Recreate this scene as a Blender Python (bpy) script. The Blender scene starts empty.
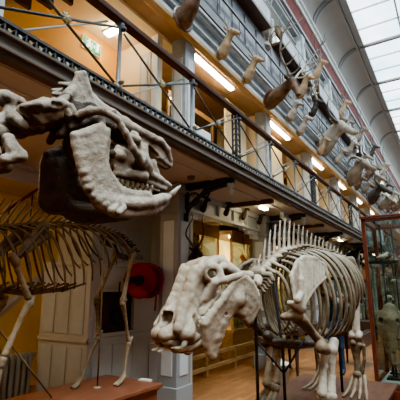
import bpy, bmesh, math, random
import numpy as np
from mathutils import Vector, Matrix
random.seed(7)
C = bpy.context.scene
COL = C.collection
V = Vector
# ---------------------------------------------------------------- camera
FPX = 400.0
PITCH = math.atan(89/FPX)
YAW = math.atan(258/(FPX*math.cos(PITCH)+89*math.sin(PITCH)))
CAM = V((0, 0, 1.6))
CF = V((-math.sin(YAW)*math.cos(PITCH), math.cos(YAW)*math.cos(PITCH), math.sin(PITCH)))
CR = V((math.cos(YAW), math.sin(YAW), 0))
CU = CR.cross(CF)
cd = bpy.data.cameras.new('camera'); cam = bpy.data.objects.new('camera', cd); COL.objects.link(cam)
cd.sensor_width = 36; cd.lens = 36.0; cd.clip_end = 200
cam.matrix_world = Matrix(((CR.x, CU.x, -CF.x, CAM.x), (CR.y, CU.y, -CF.y, CAM.y), (CR.z, CU.z, -CF.z, CAM.z), (0, 0, 0, 1)))
C.camera = cam
# survey helpers: read a place off the photograph's sight lines
def ray(x, y): return CF*FPX+CR*(x-200)+CU*(200-y)
def onX(x, y, X): v = ray(x, y); return CAM+v*(X/v.x)
def onY(x, y, Y): v = ray(x, y); return CAM+v*(Y/v.y)
def onZ(x, y, Z): v = ray(x, y); return CAM+v*((Z-1.6)/v.z)
def atd(x, y, d): return CAM+ray(x, y)*(d/FPX)
class Frame:
    """upright plane of symmetry of a skeleton: O on it, F forward, S to the side"""
    def __init__(s, O, F):
        s.O = V(O); s.F = V(F).normalized(); s.S = V((s.F.y, -s.F.x, 0)).normalized()
        if s.S.dot(CAM-s.O) < 0: s.S = -s.S
    def P(s, x, y, t=0.0):
        v = ray(x, y); k = ((s.O+s.S*t)-CAM).dot(s.S)/v.dot(s.S); return CAM+v*k
    def L(s, f, t, z): return V((s.O.x, s.O.y, 0))+s.F*f+s.S*t+V((0, 0, z))
    def mir(s, p): p = V(p); return p-s.S*(2*(p-s.O).dot(s.S))
# ---------------------------------------------------------------- materials
def nt(name):
    m = bpy.data.materials.new(name); m.use_nodes = True
    n = m.node_tree; b = n.nodes['Principled BSDF']; return m, n, b
def lk(n, a, b): n.links.new(a, b)
def mat(name, col, rough=.6, metal=0, var=None, scale=8, bump=0.0, bscale=30, spec=.5, detail=5, contrast=(.35, .65), stretch=None):
    m, n, b = nt(name)
    b.inputs['Roughness'].default_value = rough; b.inputs['Metallic'].default_value = metal
    b.inputs['Specular IOR Level'].default_value = spec
    tc = n.nodes.new('ShaderNodeTexCoord'); vec = tc.outputs['Object']
    if stretch:
        mp = n.nodes.new('ShaderNodeMapping'); mp.inputs['Scale'].default_value = stretch; lk(n, vec, mp.inputs[0]); vec = mp.outputs[0]
    c4 = (*col, 1)
    if var:
        no = n.nodes.new('ShaderNodeTexNoise'); no.inputs['Scale'].default_value = scale; no.inputs['Detail'].default_value = detail
        lk(n, vec, no.inputs['Vector'])
        cr = n.nodes.new('ShaderNodeValToRGB'); cr.color_ramp.elements[0].position = contrast[0]; cr.color_ramp.elements[1].position = contrast[1]
        cr.color_ramp.elements[0].color = (*var, 1); cr.color_ramp.elements[1].color = c4
        lk(n, no.outputs['Fac'], cr.inputs[0]); lk(n, cr.outputs[0], b.inputs['Base Color'])
    else: b.inputs['Base Color'].default_value = c4
    if bump:
        n2 = n.nodes.new('ShaderNodeTexNoise'); n2.inputs['Scale'].default_value = bscale; n2.inputs['Detail'].default_value = 6
        lk(n, vec, n2.inputs['Vector'])
        bp = n.nodes.new('ShaderNodeBump'); bp.inputs['Strength'].default_value = bump; bp.inputs['Distance'].default_value = .02
        lk(n, n2.outputs['Fac'], bp.inputs['Height']); lk(n, bp.outputs[0], b.inputs['Normal'])
    return m
def emis(name, col, s):
    m, n, b = nt(name); b.inputs['Base Color'].default_value = (*col, 1)
    b.inputs['Emission Color'].default_value = (*col, 1); b.inputs['Emission Strength'].default_value = s; return m
def glass(name, tint=(.9, .95, .95), gloss=.12, rough=.02):
    m = bpy.data.materials.new(name); m.use_nodes = True; n = m.node_tree; n.nodes.clear()
    o = n.nodes.new('ShaderNodeOutputMaterial'); t = n.nodes.new('ShaderNodeBsdfTransparent'); g = n.nodes.new('ShaderNodeBsdfGlossy')
    t.inputs[0].default_value = (*tint, 1); g.inputs['Roughness'].default_value = rough
    fr = n.nodes.new('ShaderNodeLayerWeight'); fr.inputs[0].default_value = .35
    ma = n.nodes.new('ShaderNodeMath'); ma.operation = 'MULTIPLY_ADD'; ma.inputs[1].default_value = .6; ma.inputs[2].default_value = gloss
    lk(n, fr.outputs['Fresnel'], ma.inputs[0])
    mx = n.nodes.new('ShaderNodeMixShader'); lk(n, ma.outputs[0], mx.inputs[0]); lk(n, t.outputs[0], mx.inputs[1]); lk(n, g.outputs[0], mx.inputs[2]); lk(n, mx.outputs[0], o.inputs[0])
    return m
def planks(name, c1, c2, w, h, mortar=(.05, .02, .01), rough=.3, rot=0, ms=.01):
    m, n, b = nt(name); b.inputs['Roughness'].default_value = rough; b.inputs['Specular IOR Level'].default_value = .25
    tc = n.nodes.new('ShaderNodeTexCoord'); mp = n.nodes.new('ShaderNodeMapping'); mp.inputs['Rotation'].default_value = (0, 0, rot)
    br = n.nodes.new('ShaderNodeTexBrick'); br.inputs['Color1'].default_value = (*c1, 1); br.inputs['Color2'].default_value = (*c2, 1)
    br.inputs['Mortar'].default_value = (*mortar, 1); br.inputs['Scale'].default_value = 1; br.inputs['Brick Width'].default_value = w
    br.inputs['Row Height'].default_value = h; br.inputs['Mortar Size'].default_value = ms*h*2
    no = n.nodes.new('ShaderNodeTexNoise'); no.inputs['Scale'].default_value = 6; no.inputs['Detail'].default_value = 6
    mx = n.nodes.new('ShaderNodeMixRGB'); mx.blend_type = 'MULTIPLY'; mx.inputs[0].default_value = .6
    lk(n, tc.outputs['Object'], mp.inputs[0]); lk(n, mp.outputs[0], br.inputs[0]); lk(n, mp.outputs[0], no.inputs[0])
    lk(n, br.outputs[0], mx.inputs[1]); lk(n, no.outputs['Fac'], mx.inputs[2]); lk(n, mx.outputs[0], b.inputs['Base Color'])
    return m
def bonemat(name, hi, lo, deep, scale=7, bump=.5, bscale=26, contrast=(.3, .55), rough=.5):
    """old bone: mottled, grime held in the crevices, shade painted into the undersides"""
    m, n, b = nt(name); b.inputs['Roughness'].default_value = rough
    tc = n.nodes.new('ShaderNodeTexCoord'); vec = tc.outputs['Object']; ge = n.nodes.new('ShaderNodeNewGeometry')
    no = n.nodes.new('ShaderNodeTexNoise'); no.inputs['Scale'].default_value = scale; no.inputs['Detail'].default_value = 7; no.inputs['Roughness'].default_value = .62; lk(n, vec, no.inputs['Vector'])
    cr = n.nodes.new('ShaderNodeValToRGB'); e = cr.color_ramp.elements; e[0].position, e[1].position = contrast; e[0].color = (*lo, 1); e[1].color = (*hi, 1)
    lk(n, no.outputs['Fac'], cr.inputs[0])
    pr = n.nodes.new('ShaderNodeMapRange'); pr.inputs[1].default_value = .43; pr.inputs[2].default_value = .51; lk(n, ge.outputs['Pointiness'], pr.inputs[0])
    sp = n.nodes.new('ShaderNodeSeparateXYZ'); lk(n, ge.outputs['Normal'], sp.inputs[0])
    ur = n.nodes.new('ShaderNodeMapRange'); ur.inputs[1].default_value = -.9; ur.inputs[2].default_value = .15; lk(n, sp.outputs[2], ur.inputs[0])  # downward-facing bone turns darker: shading put into the colour
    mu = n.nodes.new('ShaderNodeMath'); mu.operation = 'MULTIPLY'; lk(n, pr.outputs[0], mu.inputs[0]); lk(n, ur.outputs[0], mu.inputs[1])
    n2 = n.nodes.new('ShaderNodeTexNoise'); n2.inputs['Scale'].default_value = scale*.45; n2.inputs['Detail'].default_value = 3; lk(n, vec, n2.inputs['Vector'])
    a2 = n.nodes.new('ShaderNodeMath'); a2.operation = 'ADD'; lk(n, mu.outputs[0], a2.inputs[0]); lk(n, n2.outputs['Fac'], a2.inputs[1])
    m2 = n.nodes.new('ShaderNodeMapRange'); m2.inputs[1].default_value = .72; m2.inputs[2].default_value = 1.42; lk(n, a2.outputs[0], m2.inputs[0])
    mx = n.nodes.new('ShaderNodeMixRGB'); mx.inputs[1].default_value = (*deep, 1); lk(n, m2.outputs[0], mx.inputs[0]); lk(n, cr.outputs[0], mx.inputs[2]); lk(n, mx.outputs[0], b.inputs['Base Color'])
    n3 = n.nodes.new('ShaderNodeTexNoise'); n3.inputs['Scale'].default_value = bscale; n3.inputs['Detail'].default_value = 7; n3.inputs['Roughness'].default_value = .65; lk(n, vec, n3.inputs['Vector'])
    bp = n.nodes.new('ShaderNodeBump'); bp.inputs['Strength'].default_value = bump; bp.inputs['Distance'].default_value = .02
    lk(n, n3.outputs['Fac'], bp.inputs['Height']); lk(n, bp.outputs[0], b.inputs['Normal'])
    return m
M = {}
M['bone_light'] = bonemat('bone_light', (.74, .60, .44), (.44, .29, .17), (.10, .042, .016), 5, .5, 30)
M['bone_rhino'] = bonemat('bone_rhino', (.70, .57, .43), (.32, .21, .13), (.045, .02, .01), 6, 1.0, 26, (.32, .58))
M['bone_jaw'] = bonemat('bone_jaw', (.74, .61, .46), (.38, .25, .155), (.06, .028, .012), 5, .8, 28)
M['bone_shade'] = bonemat('bone_shade', (.11, .065, .035), (.05, .028, .016), (.018, .01, .006), 6, .8, 18)  # bone with shadow painted into its colour, for far and inner parts
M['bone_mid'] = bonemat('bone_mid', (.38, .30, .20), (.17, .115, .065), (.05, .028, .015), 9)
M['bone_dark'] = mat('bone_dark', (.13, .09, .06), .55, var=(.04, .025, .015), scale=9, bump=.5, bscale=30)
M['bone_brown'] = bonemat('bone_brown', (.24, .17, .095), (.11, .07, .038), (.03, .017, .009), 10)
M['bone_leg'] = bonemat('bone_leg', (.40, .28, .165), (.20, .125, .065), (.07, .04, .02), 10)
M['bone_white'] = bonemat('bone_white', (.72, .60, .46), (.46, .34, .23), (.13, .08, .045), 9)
M['tooth'] = mat('tooth', (.50, .40, .27), .3, var=(.2, .12, .06), scale=25)
M['ivory'] = mat('ivory', (.75, .70, .58), .3, var=(.5, .42, .3), scale=10)
M['iron'] = mat('iron', (.06, .06, .065), .45, .6)
M['rail_iron'] = mat('rail_iron', (.05, .057, .065), .6, 0, var=(.022, .025, .03), scale=12, spec=.3)
M['rail_dark'] = mat('rail_dark', (.045, .04, .04), .4, .3)
M['post_grey'] = mat('post_grey', (.20, .22, .235), .5, .1, var=(.12, .13, .145), scale=9)
M['rosette'] = mat('rosette', (.30, .23, .10), .6, .1)
M['stud'] = mat('stud', (.42, .42, .38), .6, var=(.30, .20, .05), scale=9, contrast=(.48, .52))
M['hand_wood'] = mat('hand_wood', (.055, .022, .013), .75, spec=.15, var=(.04, .016, .010), scale=6, stretch=(8, 1, 8))
M['paint_pale'] = mat('paint_pale', (.50, .52, .52), .55, var=(.42, .44, .45), scale=3)
M['paint_grey'] = mat('paint_grey', (.29, .29, .285), .5, var=(.26, .27, .28), scale=3)
M['paint_white'] = mat('paint_white', (.66, .67, .66), .5, var=(.56, .57, .57), scale=4)
M['paint_blue'] = mat('paint_blue', (.42, .45, .475), .5, var=(.28, .305, .33), scale=5)
M['paint_lav'] = mat('paint_lav', (.27, .28, .305), .5, var=(.15, .16, .185), scale=5)
M['soffit'] = mat('soffit', (.46, .40, .375), .6, var=(.40, .35, .33), scale=2)
M['fascia'] = mat('fascia', (.135, .10, .082), .75, var=(.105, .078, .064), scale=3, spec=.15)
M['beam'] = mat('beam', (.14, .095, .065), .6)
M['cream'] = mat('cream', (.88, .72, .42), .7, var=(.82, .66, .38), scale=1.5)
M['orange'] = mat('orange', (.92, .44, .02), .7, var=(.86, .40, .015), scale=1.2)
M['ochre'] = mat('ochre', (.82, .48, .04), .7, var=(.72, .42, .03), scale=1.2)
M['panel'] = mat('panel', (.52, .49, .44), .5, var=(.46, .43, .39), scale=2)
M['brown_soffit'] = mat('brown_soffit', (.34, .20, .10), .5, var=(.26, .15, .07), scale=3)
M['cove'] = mat('cove', (.40, .375, .34), .75, var=(.36, .335, .305), scale=.8)
M['cove_white'] = mat('cove_white', (.70, .70, .69), .6)
M['rib_grey'] = mat('rib_grey', (.20, .20, .20), .5)
M['red_paint'] = mat('red_paint', (.19, .035, .028), .7, var=(.12, .022, .018), scale=4, spec=.15)
M['mahogany'] = mat('mahogany', (.20, .045, .022), .3, var=(.11, .022, .012), scale=4, stretch=(9, 9, 1))
M['plinth'] = mat('plinth', (.25, .075, .035), .33, var=(.16, .045, .02), scale=4, stretch=(9, 1, 9))
M['plinth_dark'] = mat('plinth_dark', (.15, .065, .04), .5, var=(.10, .042, .026), scale=4, stretch=(6, 1, 9), spec=.2)
M['oak'] = mat('oak', (.42, .24, .09), .4, var=(.28, .15, .05), scale=4, stretch=(6, 1, 9))
M['dark_wood'] = mat('dark_wood', (.07, .035, .022), .45, var=(.045, .02, .012), scale=5)
M['floor'] = planks('floor', (.46, .18, .055), (.29, .105, .03), .45, .075, rough=.42, rot=math.pi/2)
M['red_reel'] = mat('red_reel', (.26, .003, .014), .45, spec=.3)
M['black'] = mat('black', (.012, .012, .013), .45)
M['hose'] = mat('hose', (.22, .01, .012), .5)
M['white_plastic'] = mat('white_plastic', (.8, .8, .78), .4)
M['zinc'] = mat('zinc', (.35, .38, .40), .35, .7, var=(.28, .3, .32), scale=12)
M['radiator'] = mat('radiator', (.36, .37, .33), .5)
M['glass'] = glass('glass'); M['case_glass'] = glass('case_glass', (.90, .95, .93), .035)
M['tube'] = emis('tube', (1, .78, .46), 48); M['tube_cool'] = emis('tube_cool', (1, .84, .58), 60)
M['case_lamp'] = emis('case_lamp', (1, .80, .42), 45); M['cabinet_lamp'] = emis('cabinet_lamp', (1, .80, .40), 75); M['stair_fill'] = emis('stair_fill', (1, .75, .42), 34)
M['sign_green'] = emis('sign_green', (.0, .30, .07), .5); M['sign_white'] = emis('sign_white', (.85, .95, .8), 1.4)
M['case_back'] = mat('case_back', (.66, .58, .26), .7, var=(.34, .32, .13), scale=3)
M['jeans'] = mat('jeans', (.03, .06, .13), .8, var=(.018, .035, .08), scale=20); M['jumper'] = mat('jumper', (.008, .018, .022), .9, spec=.1)
M['skin'] = mat('skin', (.55, .33, .23), .55); M['hair'] = mat('hair', (.05, .03, .02), .7, bump=.5, bscale=80)
M['shoe'] = mat('shoe', (.02, .025, .04), .5)
M['fur_tan'] = mat('fur_tan', (.46, .30, .165), .85, var=(.30, .18, .09), scale=9, bump=.5, bscale=60)
M['fur_brown'] = mat('fur_brown', (.16, .08, .04), .85, var=(.07, .034, .018), scale=8, bump=.5, bscale=60)
M['fur_dark'] = mat('fur_dark', (.055, .035, .025), .85, var=(.025, .015, .012), scale=8, bump=.5, bscale=60)
M['fur_pale'] = mat('fur_pale', (.40, .33, .26), .85, var=(.24, .185, .14), scale=6, bump=.5, bscale=60)
M['fur_fawn'] = mat('fur_fawn', (.27, .19, .125), .85, var=(.15, .10, .065), scale=7, bump=.5, bscale=60)
M['fur_fox'] = mat('fur_fox', (.80, .30, .05), .85, var=(.4, .13, .03), scale=9)
M['horn'] = mat('horn', (.035, .028, .024), .4, var=(.09, .07, .05), scale=20)
M['antler'] = mat('antler', (.13, .10, .075), .5, var=(.30, .25, .19), scale=10)
M['antler_pale'] = mat('antler_pale', (.42, .40, .36), .5, var=(.2, .17, .14), scale=10)
M['shield'] = mat('shield', (.10, .05, .03), .4)
M['paper'] = mat('paper', (.8, .74, .6), .7); M['card'] = mat('card', (.7, .64, .45), .7, var=(.4, .36, .25), scale=14)
# skylight pane: thin glass that also scatters the daylight
m = bpy.data.materials.new('skylight_pane'); m.use_nodes = True; n = m.node_tree; n.nodes.clear()
o = n.nodes.new('ShaderNodeOutputMaterial'); t = n.nodes.new('ShaderNodeBsdfTransparent'); tl = n.nodes.new('ShaderNodeBsdfTranslucent')
tc = n.nodes.new('ShaderNodeTexCoord'); no = n.nodes.new('ShaderNodeTexNoise'); no.inputs['Scale'].default_value = .45; no.inputs['Detail'].default_value = 4
cr = n.nodes.new('ShaderNodeValToRGB'); cr.color_ramp.elements[0].position = .38; cr.color_ramp.elements[1].position = .62
cr.color_ramp.elements[0].color = (.70, .86, .93, 1); cr.color_ramp.elements[1].color = (1, 1, 1, 1)
lk(n, tc.outputs['Object'], no.inputs['Vector']); lk(n, no.outputs['Fac'], cr.inputs[0]); lk(n, cr.outputs[0], t.inputs[0])
tl.inputs[0].default_value = (.9, .95, 1, 1); mx = n.nodes.new('ShaderNodeMixShader'); mx.inputs[0].default_value = .06
lk(n, t.outputs[0], mx.inputs[1]); lk(n, tl.outputs[0], mx.inputs[2]); lk(n, mx.outputs[0], o.inputs[0]); M['sky_pane'] = m
# ---------------------------------------------------------------- object helpers
def wloc(o):
    return V(o.location) if o is not None else V((0, 0, 0))
WL = {}
def empty(name, loc, label, cat, group=None, rz=0):
    o = bpy.data.objects.new(name, None); COL.objects.link(o); o.location = loc; o.empty_display_size = .1
    o.rotation_euler = (0, 0, rz)
    o['label'] = label; o['category'] = cat
    if group: o['group'] = group
    WL[o] = V(loc); return o
def tag(o, label, cat, group=None, kind=None):
    o['label'] = label; o['category'] = cat
    if group: o['group'] = group
    if kind: o['kind'] = kind
    return o
def mesh_obj(name, me, m, parent=None, world=True, smooth=False):
    o = bpy.data.objects.new(name, me); COL.objects.link(o)
    if m is not None: me.materials.clear(); me.materials.append(M[m] if isinstance(m, str) else m)
    if parent is not None:
        o.parent = parent
        if world: me.transform(Matrix.Translation(-WL[parent]))
        WL[o] = WL[parent]
    else:
        WL[o] = V((0, 0, 0))
    if smooth: me.shade_smooth()
    return o
def recenter(o):
    """put the origin of a top-level mesh at the foot of its own bounds"""
    me = o.data; co = [v.co for v in me.vertices]
    c = V(((min(v.x for v in co)+max(v.x for v in co))/2, (min(v.y for v in co)+max(v.y for v in co))/2, min(v.z for v in co)))
    me.transform(Matrix.Translation(-c)); o.location = c; WL[o] = c; return o
class MB:
    def __init__(s): s.v = []; s.f = []
    def add(s, vs, fs): b = len(s.v); s.v += [tuple(v) for v in vs]; s.f += [tuple(i+b for i in f) for f in fs]; return s
    def box(s, x0, x1, y0, y1, z0, z1):
        if x0 > x1: x0, x1 = x1, x0
        if y0 > y1: y0, y1 = y1, y0
        if z0 > z1: z0, z1 = z1, z0
        return s.add([(x0, y0, z0), (x1, y0, z0), (x1, y1, z0), (x0, y1, z0), (x0, y0, z1), (x1, y0, z1), (x1, y1, z1), (x0, y1, z1)],
              [(0, 3, 2, 1), (4, 5, 6, 7), (0, 1, 5, 4), (1, 2, 6, 5), (2, 3, 7, 6), (3, 0, 4, 7)])
    def tube(s, pts, r, n=8, flat=None, cap=True):
        """swept tube; r number or list; flat=(axis, factor) squashes the section along axis"""
        pts = [V(p) for p in pts]; N = len(pts); rs = r if isinstance(r, (list, tuple)) else [r]*N
        up = None; vs = []; fs = []
        for i, p in enumerate(pts):
            d = (pts[min(i+1, N-1)]-pts[max(i-1, 0)])
            d = d.normalized() if d.length > 1e-9 else V((0, 0, 1))
            if up is None: up = V((0, 0, 1)) if abs(d.z) < .9 else V((1, 0, 0))
            a = d.cross(up).normalized(); up = a.cross(d).normalized()
            for k in range(n):
                q = 2*math.pi*k/n; o = a*math.cos(q)*rs[i]+up*math.sin(q)*rs[i]
                if flat: ax = V(flat[0]); o = o-ax*(o.dot(ax)*(1-flat[1]))
                vs.append(p+o)
        for i in range(N-1):
            for k in range(n): fs.append((i*n+k, i*n+(k+1) % n, (i+1)*n+(k+1) % n, (i+1)*n+k))
        if cap: fs.append(tuple(range(n-1, -1, -1))); fs.append(tuple((N-1)*n+k for k in range(n)))
        return s.add(vs, fs)
    def lathe(s, prof, c, axis=V((0, 0, 1)), n=24):
        """profile of (radius, height) turned about axis through c"""
        axis = V(axis).normalized(); a = axis.cross(V((1, 0, 0)) if abs(axis.x) < .9 else V((0, 1, 0))).normalized(); b = axis.cross(a)
        vs = []; fs = []
        for r, h in prof:
            for k in range(n): q = 2*math.pi*k/n; vs.append(V(c)+axis*h+(a*math.cos(q)+b*math.sin(q))*r)
        for i in range(len(prof)-1):
            for k in range(n): fs.append((i*n+k, i*n+(k+1) % n, (i+1)*n+(k+1) % n, (i+1)*n+k))
        fs.append(tuple(range(n-1, -1, -1))); fs.append(tuple((len(prof)-1)*n+k for k in range(n)))
        return s.add(vs, fs)
    def obj(s, name, m, parent=None, smooth=False, bevel=0, world=True):
        me = bpy.data.meshes.new(name); me.from_pydata(s.v, [], s.f); me.update()
        bm = bmesh.new(); bm.from_mesh(me); bmesh.ops.recalc_face_normals(bm, faces=bm.faces); bm.to_mesh(me); bm.free()
        o = mesh_obj(name, me, m, parent, world, False)
        if smooth:
            me.shade_smooth()
        if bevel:
            md = o.modifiers.new('bevel', 'BEVEL'); md.width = bevel; md.segments = 2; md.limit_method = 'ANGLE'
        if parent is None: recenter(o)
        return o
def struct(o): o['kind'] = 'structure'; return o
# ---------------------------------------------------------------- implicit bone modeller
class SDF:
    def __init__(s, vs=.007, k=.012, noise=0.0, nf=60): s.vs = vs; s.k = k; s.p = []; s.noise = noise; s.nf = nf
    def cap(s, a, b, ra, rb, flat=None, sub=False, k=None):
        s.p.append((np.array(a, float), np.array(b, float), ra, rb, flat, sub, s.k if k is None else k)); return s
    def chain(s, pts, flat=None, sub=False, k=None):
        for (a, ra), (b, rb) in zip(pts[:-1], pts[1:]): s.cap(a, b, ra, rb, flat, sub, k)
        return s
    def ball(s, a, r, **kw): return s.cap(a, V(a)+V((0, 0, 1e-4)), r, r, **kw)
    def mesh(s, name='bone'):
        h = s.vs; pos = [p for p in s.p if not p[5]]
        lo = np.min([np.minimum(p[0], p[1])-max(p[2], p[3]) for p in pos], axis=0)-3*h-s.noise
        hi = np.max([np.maximum(p[0], p[1])+max(p[2], p[3]) for p in pos], axis=0)+3*h+s.noise
        n = np.ceil((hi-lo)/h).astype(int)+1
        D = np.full(n, 10*h, np.float32); BIG = 10*h
        ax = [lo[i]+h*np.arange(n[i]) for i in range(3)]
        for a, b, ra, rb, flat, sub, k in s.p:
            mrg = max(ra, rb)+2*k+5*h
            i0 = np.maximum(np.floor((np.minimum(a, b)-mrg-lo)/h).astype(int), 0); i1 = np.minimum(np.ceil((np.maximum(a, b)+mrg-lo)/h).astype(int)+1, n)
            if np.any(i1 <= i0): continue
            X, Y, Z = np.meshgrid(ax[0][i0[0]:i1[0]], ax[1][i0[1]:i1[1]], ax[2][i0[2]:i1[2]], indexing='ij')
            P = np.stack([X, Y, Z], -1)-a; ab = b-a
            if flat is not None:
                u = np.array(flat[0], float); u /= np.linalg.norm(u); f = flat[1]-1
                P = P+(P@u)[..., None]*u*f; ab = ab+(ab@u)*u*f
            t = np.clip((P@ab)/max(ab@ab, 1e-12), 0, 1)
            d = np.linalg.norm(P-t[..., None]*ab, axis=-1)-(ra+(rb-ra)*t)
            if flat is not None: d = np.where(d < 0, d/flat[1]**.5, d)
            sl = tuple(slice(i0[j], i1[j]) for j in range(3)); E = D[sl]
            if sub: q = np.clip(.5-.5*(E+d)/k, 0, 1); D[sl] = E*(1-q)+(-d)*q+k*q*(1-q)
            else:
                q = np.clip(.5+.5*(E-d)/k, 0, 1); r = E*(1-q)+d*q-k*q*(1-q); D[sl] = np.minimum(r, BIG)
        if s.noise:
            X, Y, Z = np.meshgrid(*ax, indexing='ij'); f = s.nf
            D += s.noise*(np.sin(X*f+2*np.sin(Y*f*.7))*np.sin(Y*f*1.1+1.7*np.sin(Z*f*.8))*np.sin(Z*f*.9+X*f*.5)+.5*np.sin(X*f*2.3+Y*f*1.7)*np.sin(Z*f*2.1-Y*f))
        return surface_net(D, lo, h, name)
def surface_net(D, lo, h, name):
    I = D < 0; nx, ny, nz = D.shape
    cs = [(i, j, k) for i in (0, 1) for j in (0, 1) for k in (0, 1)]
    cnt = sum(I[i:nx-1+i, j:ny-1+j, k:nz-1+k].astype(np.int8) for i, j, k in cs)
    act = (cnt > 0) & (cnt < 8); idx = np.full(act.shape, -1, np.int64); A = np.argwhere(act); idx[act] = np.arange(len(A))
    acc = np.zeros((len(A), 3)); num = np.zeros(len(A))
    def val(c): return D[A[:, 0]+c[0], A[:, 1]+c[1], A[:, 2]+c[2]]
    for c in cs:
        for e in range(3):
            if c[e]: continue
            c2 = list(c); c2[e] = 1
            a = val(c); b = val(c2); m = (a < 0) != (b < 0)
            t = np.where(m, a/np.where(m, a-b, 1), 0)
            p = np.array(c, float)[None, :].repeat(len(A), 0); p[:, e] += t
            acc[m] += p[m]; num[m] += 1
    v = (A+acc/np.maximum(num, 1)[:, None])*h+lo
    F = []
    for e in range(3):
        sl = [slice(None)]*3; sl2 = [slice(None)]*3; sl[e] = slice(0, -1); sl2[e] = slice(1, None)
        a = I[tuple(sl)]; b = I[tuple(sl2)]; X = np.argwhere(a != b)
        u, w = (e+1) % 3, (e+2) % 3
        ok = (X[:, u] > 0) & (X[:, w] > 0) & (X[:, u] < D.shape[u]-1) & (X[:, w] < D.shape[w]-1); X = X[ok]
        fl = a[tuple(X.T)]
        q = []
        for du, dw in ((-1, -1), (0, -1), (0, 0), (-1, 0)):
            Y = X.copy(); Y[:, u] += du; Y[:, w] += dw; q.append(idx[tuple(Y.T)])
        q = np.stack(q, 1); q[~fl] = q[~fl][:, ::-1]; F.append(q)
    F = np.concatenate(F); me = bpy.data.meshes.new(name)
    me.vertices.add(len(v)); me.vertices.foreach_set('co', v.astype(np.float32).ravel())
    me.loops.add(F.size); me.loops.foreach_set('vertex_index', F.astype(np.int32).ravel())
    me.polygons.add(len(F)); me.polygons.foreach_set('loop_start', np.arange(0, F.size, 4, dtype=np.int32)); me.polygons.foreach_set('loop_total', np.full(len(F), 4, np.int32))
    me.update(calc_edges=True); me.validate(); me.shade_smooth(); return me
def smooth_mod(o, it=2):
    md = o.modifiers.new('smooth', 'SMOOTH'); md.factor = .5; md.iterations = it
def bone(name, sdf, m, parent, it=2):
    o = mesh_obj(name, sdf.mesh(name), m, parent, True); smooth_mod(o, it); return o
def spline(pts, n):
    """Catmull-Rom through points (any tuples), n samples per span"""
    P = [np.array(p, float) for p in pts]; P = [2*P[0]-P[1]]+P+[2*P[-1]-P[-2]]; out = []
    for i in range(1, len(P)-2):
        for j in range(n):
            t = j/n; a, b, c, d = P[i-1], P[i], P[i+1], P[i+2]
            out.append(.5*(2*b+(c-a)*t+(2*a-5*b+4*c-d)*t*t+(3*b-a-3*c+d)*t**3))
    out.append(P[-2]); return out
def long_bone(a, b, r, e1, e2, vs=.007, side=V((0, 1, 0))):
    """shaft with flared two-knuckled ends"""
    a, b = V(a), V(b); d = (b-a).normalized(); s = SDF(vs, .02, .0015, 50); q = d.cross(V(side)).normalized(); L = (b-a).length
    s.chain([(a+d*e1*.5, e1*.75), (a+d*L*.28, r), (a+d*L*.6, r*.95), (b-d*e2*.5, e2*.75)])
    for e, p, sg in ((e1, a, 1), (e2, b, -1)):
        s.ball(p+q*e*.5+d*sg*e*.45, e*.62); s.ball(p-q*e*.5+d*sg*e*.45, e*.62)
    return s
# ================================================================ ARCHITECTURE
Y0, Y1 = -5.0, 46.0
KY = [4.96+3.3*k for k in range(-2, 8)]
XD = -2.5
b = MB().box(-6.4, 5.2, Y0, Y1, -.1, 0); struct(b.obj('floor', 'floor'))
b = MB()
b.box(-6.6, -6.4, Y0, Y1, 0, 8.35)
struct(b.obj('wall_left', 'cream'))
struct(MB().box(-6.4, -6.34, Y0, 5.6, 0, 3.18).obj('wall_left_stair', 'ochre'))
struct(MB().box(-4.57, -4.5, 2.2, 4.5, 3.42, 5.6).obj('wall_left_orange', 'orange'))
b = MB(); b.box(-4.57, -3.60, 4.5, 4.58, 3.42, 5.6); struct(b.obj('wall_partition', 'cream'))
struct(MB().box(-5.6, -5.52, Y0, 4.5, 3.42, 5.6).obj('wall_stair_back', 'orange'))
# upper wall with clerestory openings
b = MB(); b.box(-3.95, -3.75, Y0, Y1, 8.2, 8.75); b.box(-3.95, -3.75, Y0, Y1, 9.55, 11.1)
for y in KY: b.box(-3.95, -3.75, y-.4, y+.4, 8.75, 9.55)
struct(b.obj('wall_left_clerestory', 'cream'))
struct(MB().box(5.2, 5.4, Y0, Y1, 0, 11.1).obj('wall_right', 'paint_grey'))
struct(MB().box(-6.6, 5.4, Y1, Y1+.2, 0, 12.3).obj('wall_far', 'paint_grey'))
struct(MB().box(-6.6, 5.4, Y0-.2, Y0, 0, 12.3).obj('wall_near', 'paint_grey'))
for i, y in enumerate(KY[:-1]):
    f = MB().box(-3.9, -3.84, y+.4, y+2.9, 8.75, 8.8).box(-3.9, -3.84, y+.4, y+2.9, 9.5, 9.55)
    for q in range(5): f.box(-3.9, -3.84, y+.4+q*.61, y+.44+q*.61, 8.8, 9.5)
    w = struct(f.obj('window_%d' % (i+1), 'paint_white'))
    MB().box(-3.875, -3.865, y+.42, y+2.88, 8.79, 9.51).obj('window_pane', 'sky_pane', w)
# roofs / floors of the galleries
struct(MB().box(-6.4, XD+.04, Y0, Y1, 3.18, 3.30).obj('balcony_deck', 'soffit'))
b = MB(); b.box(-6.4, -3.25, Y0, Y1, 5.66, 5.8); struct(b.obj('upper_balcony_soffit', 'brown_soffit'))
struct(MB().box(-6.4, -3.7, Y0, Y1, 8.2, 8.35).obj('upper_balcony_ceiling', 'paint_pale'))
b = MB()   # lighter plaster soffit over the near bay
b.box(-6.34, -3.6, Y0, 5.0, 5.6, 5.655); struct(b.obj('ceiling_panel', 'cream'))
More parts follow.
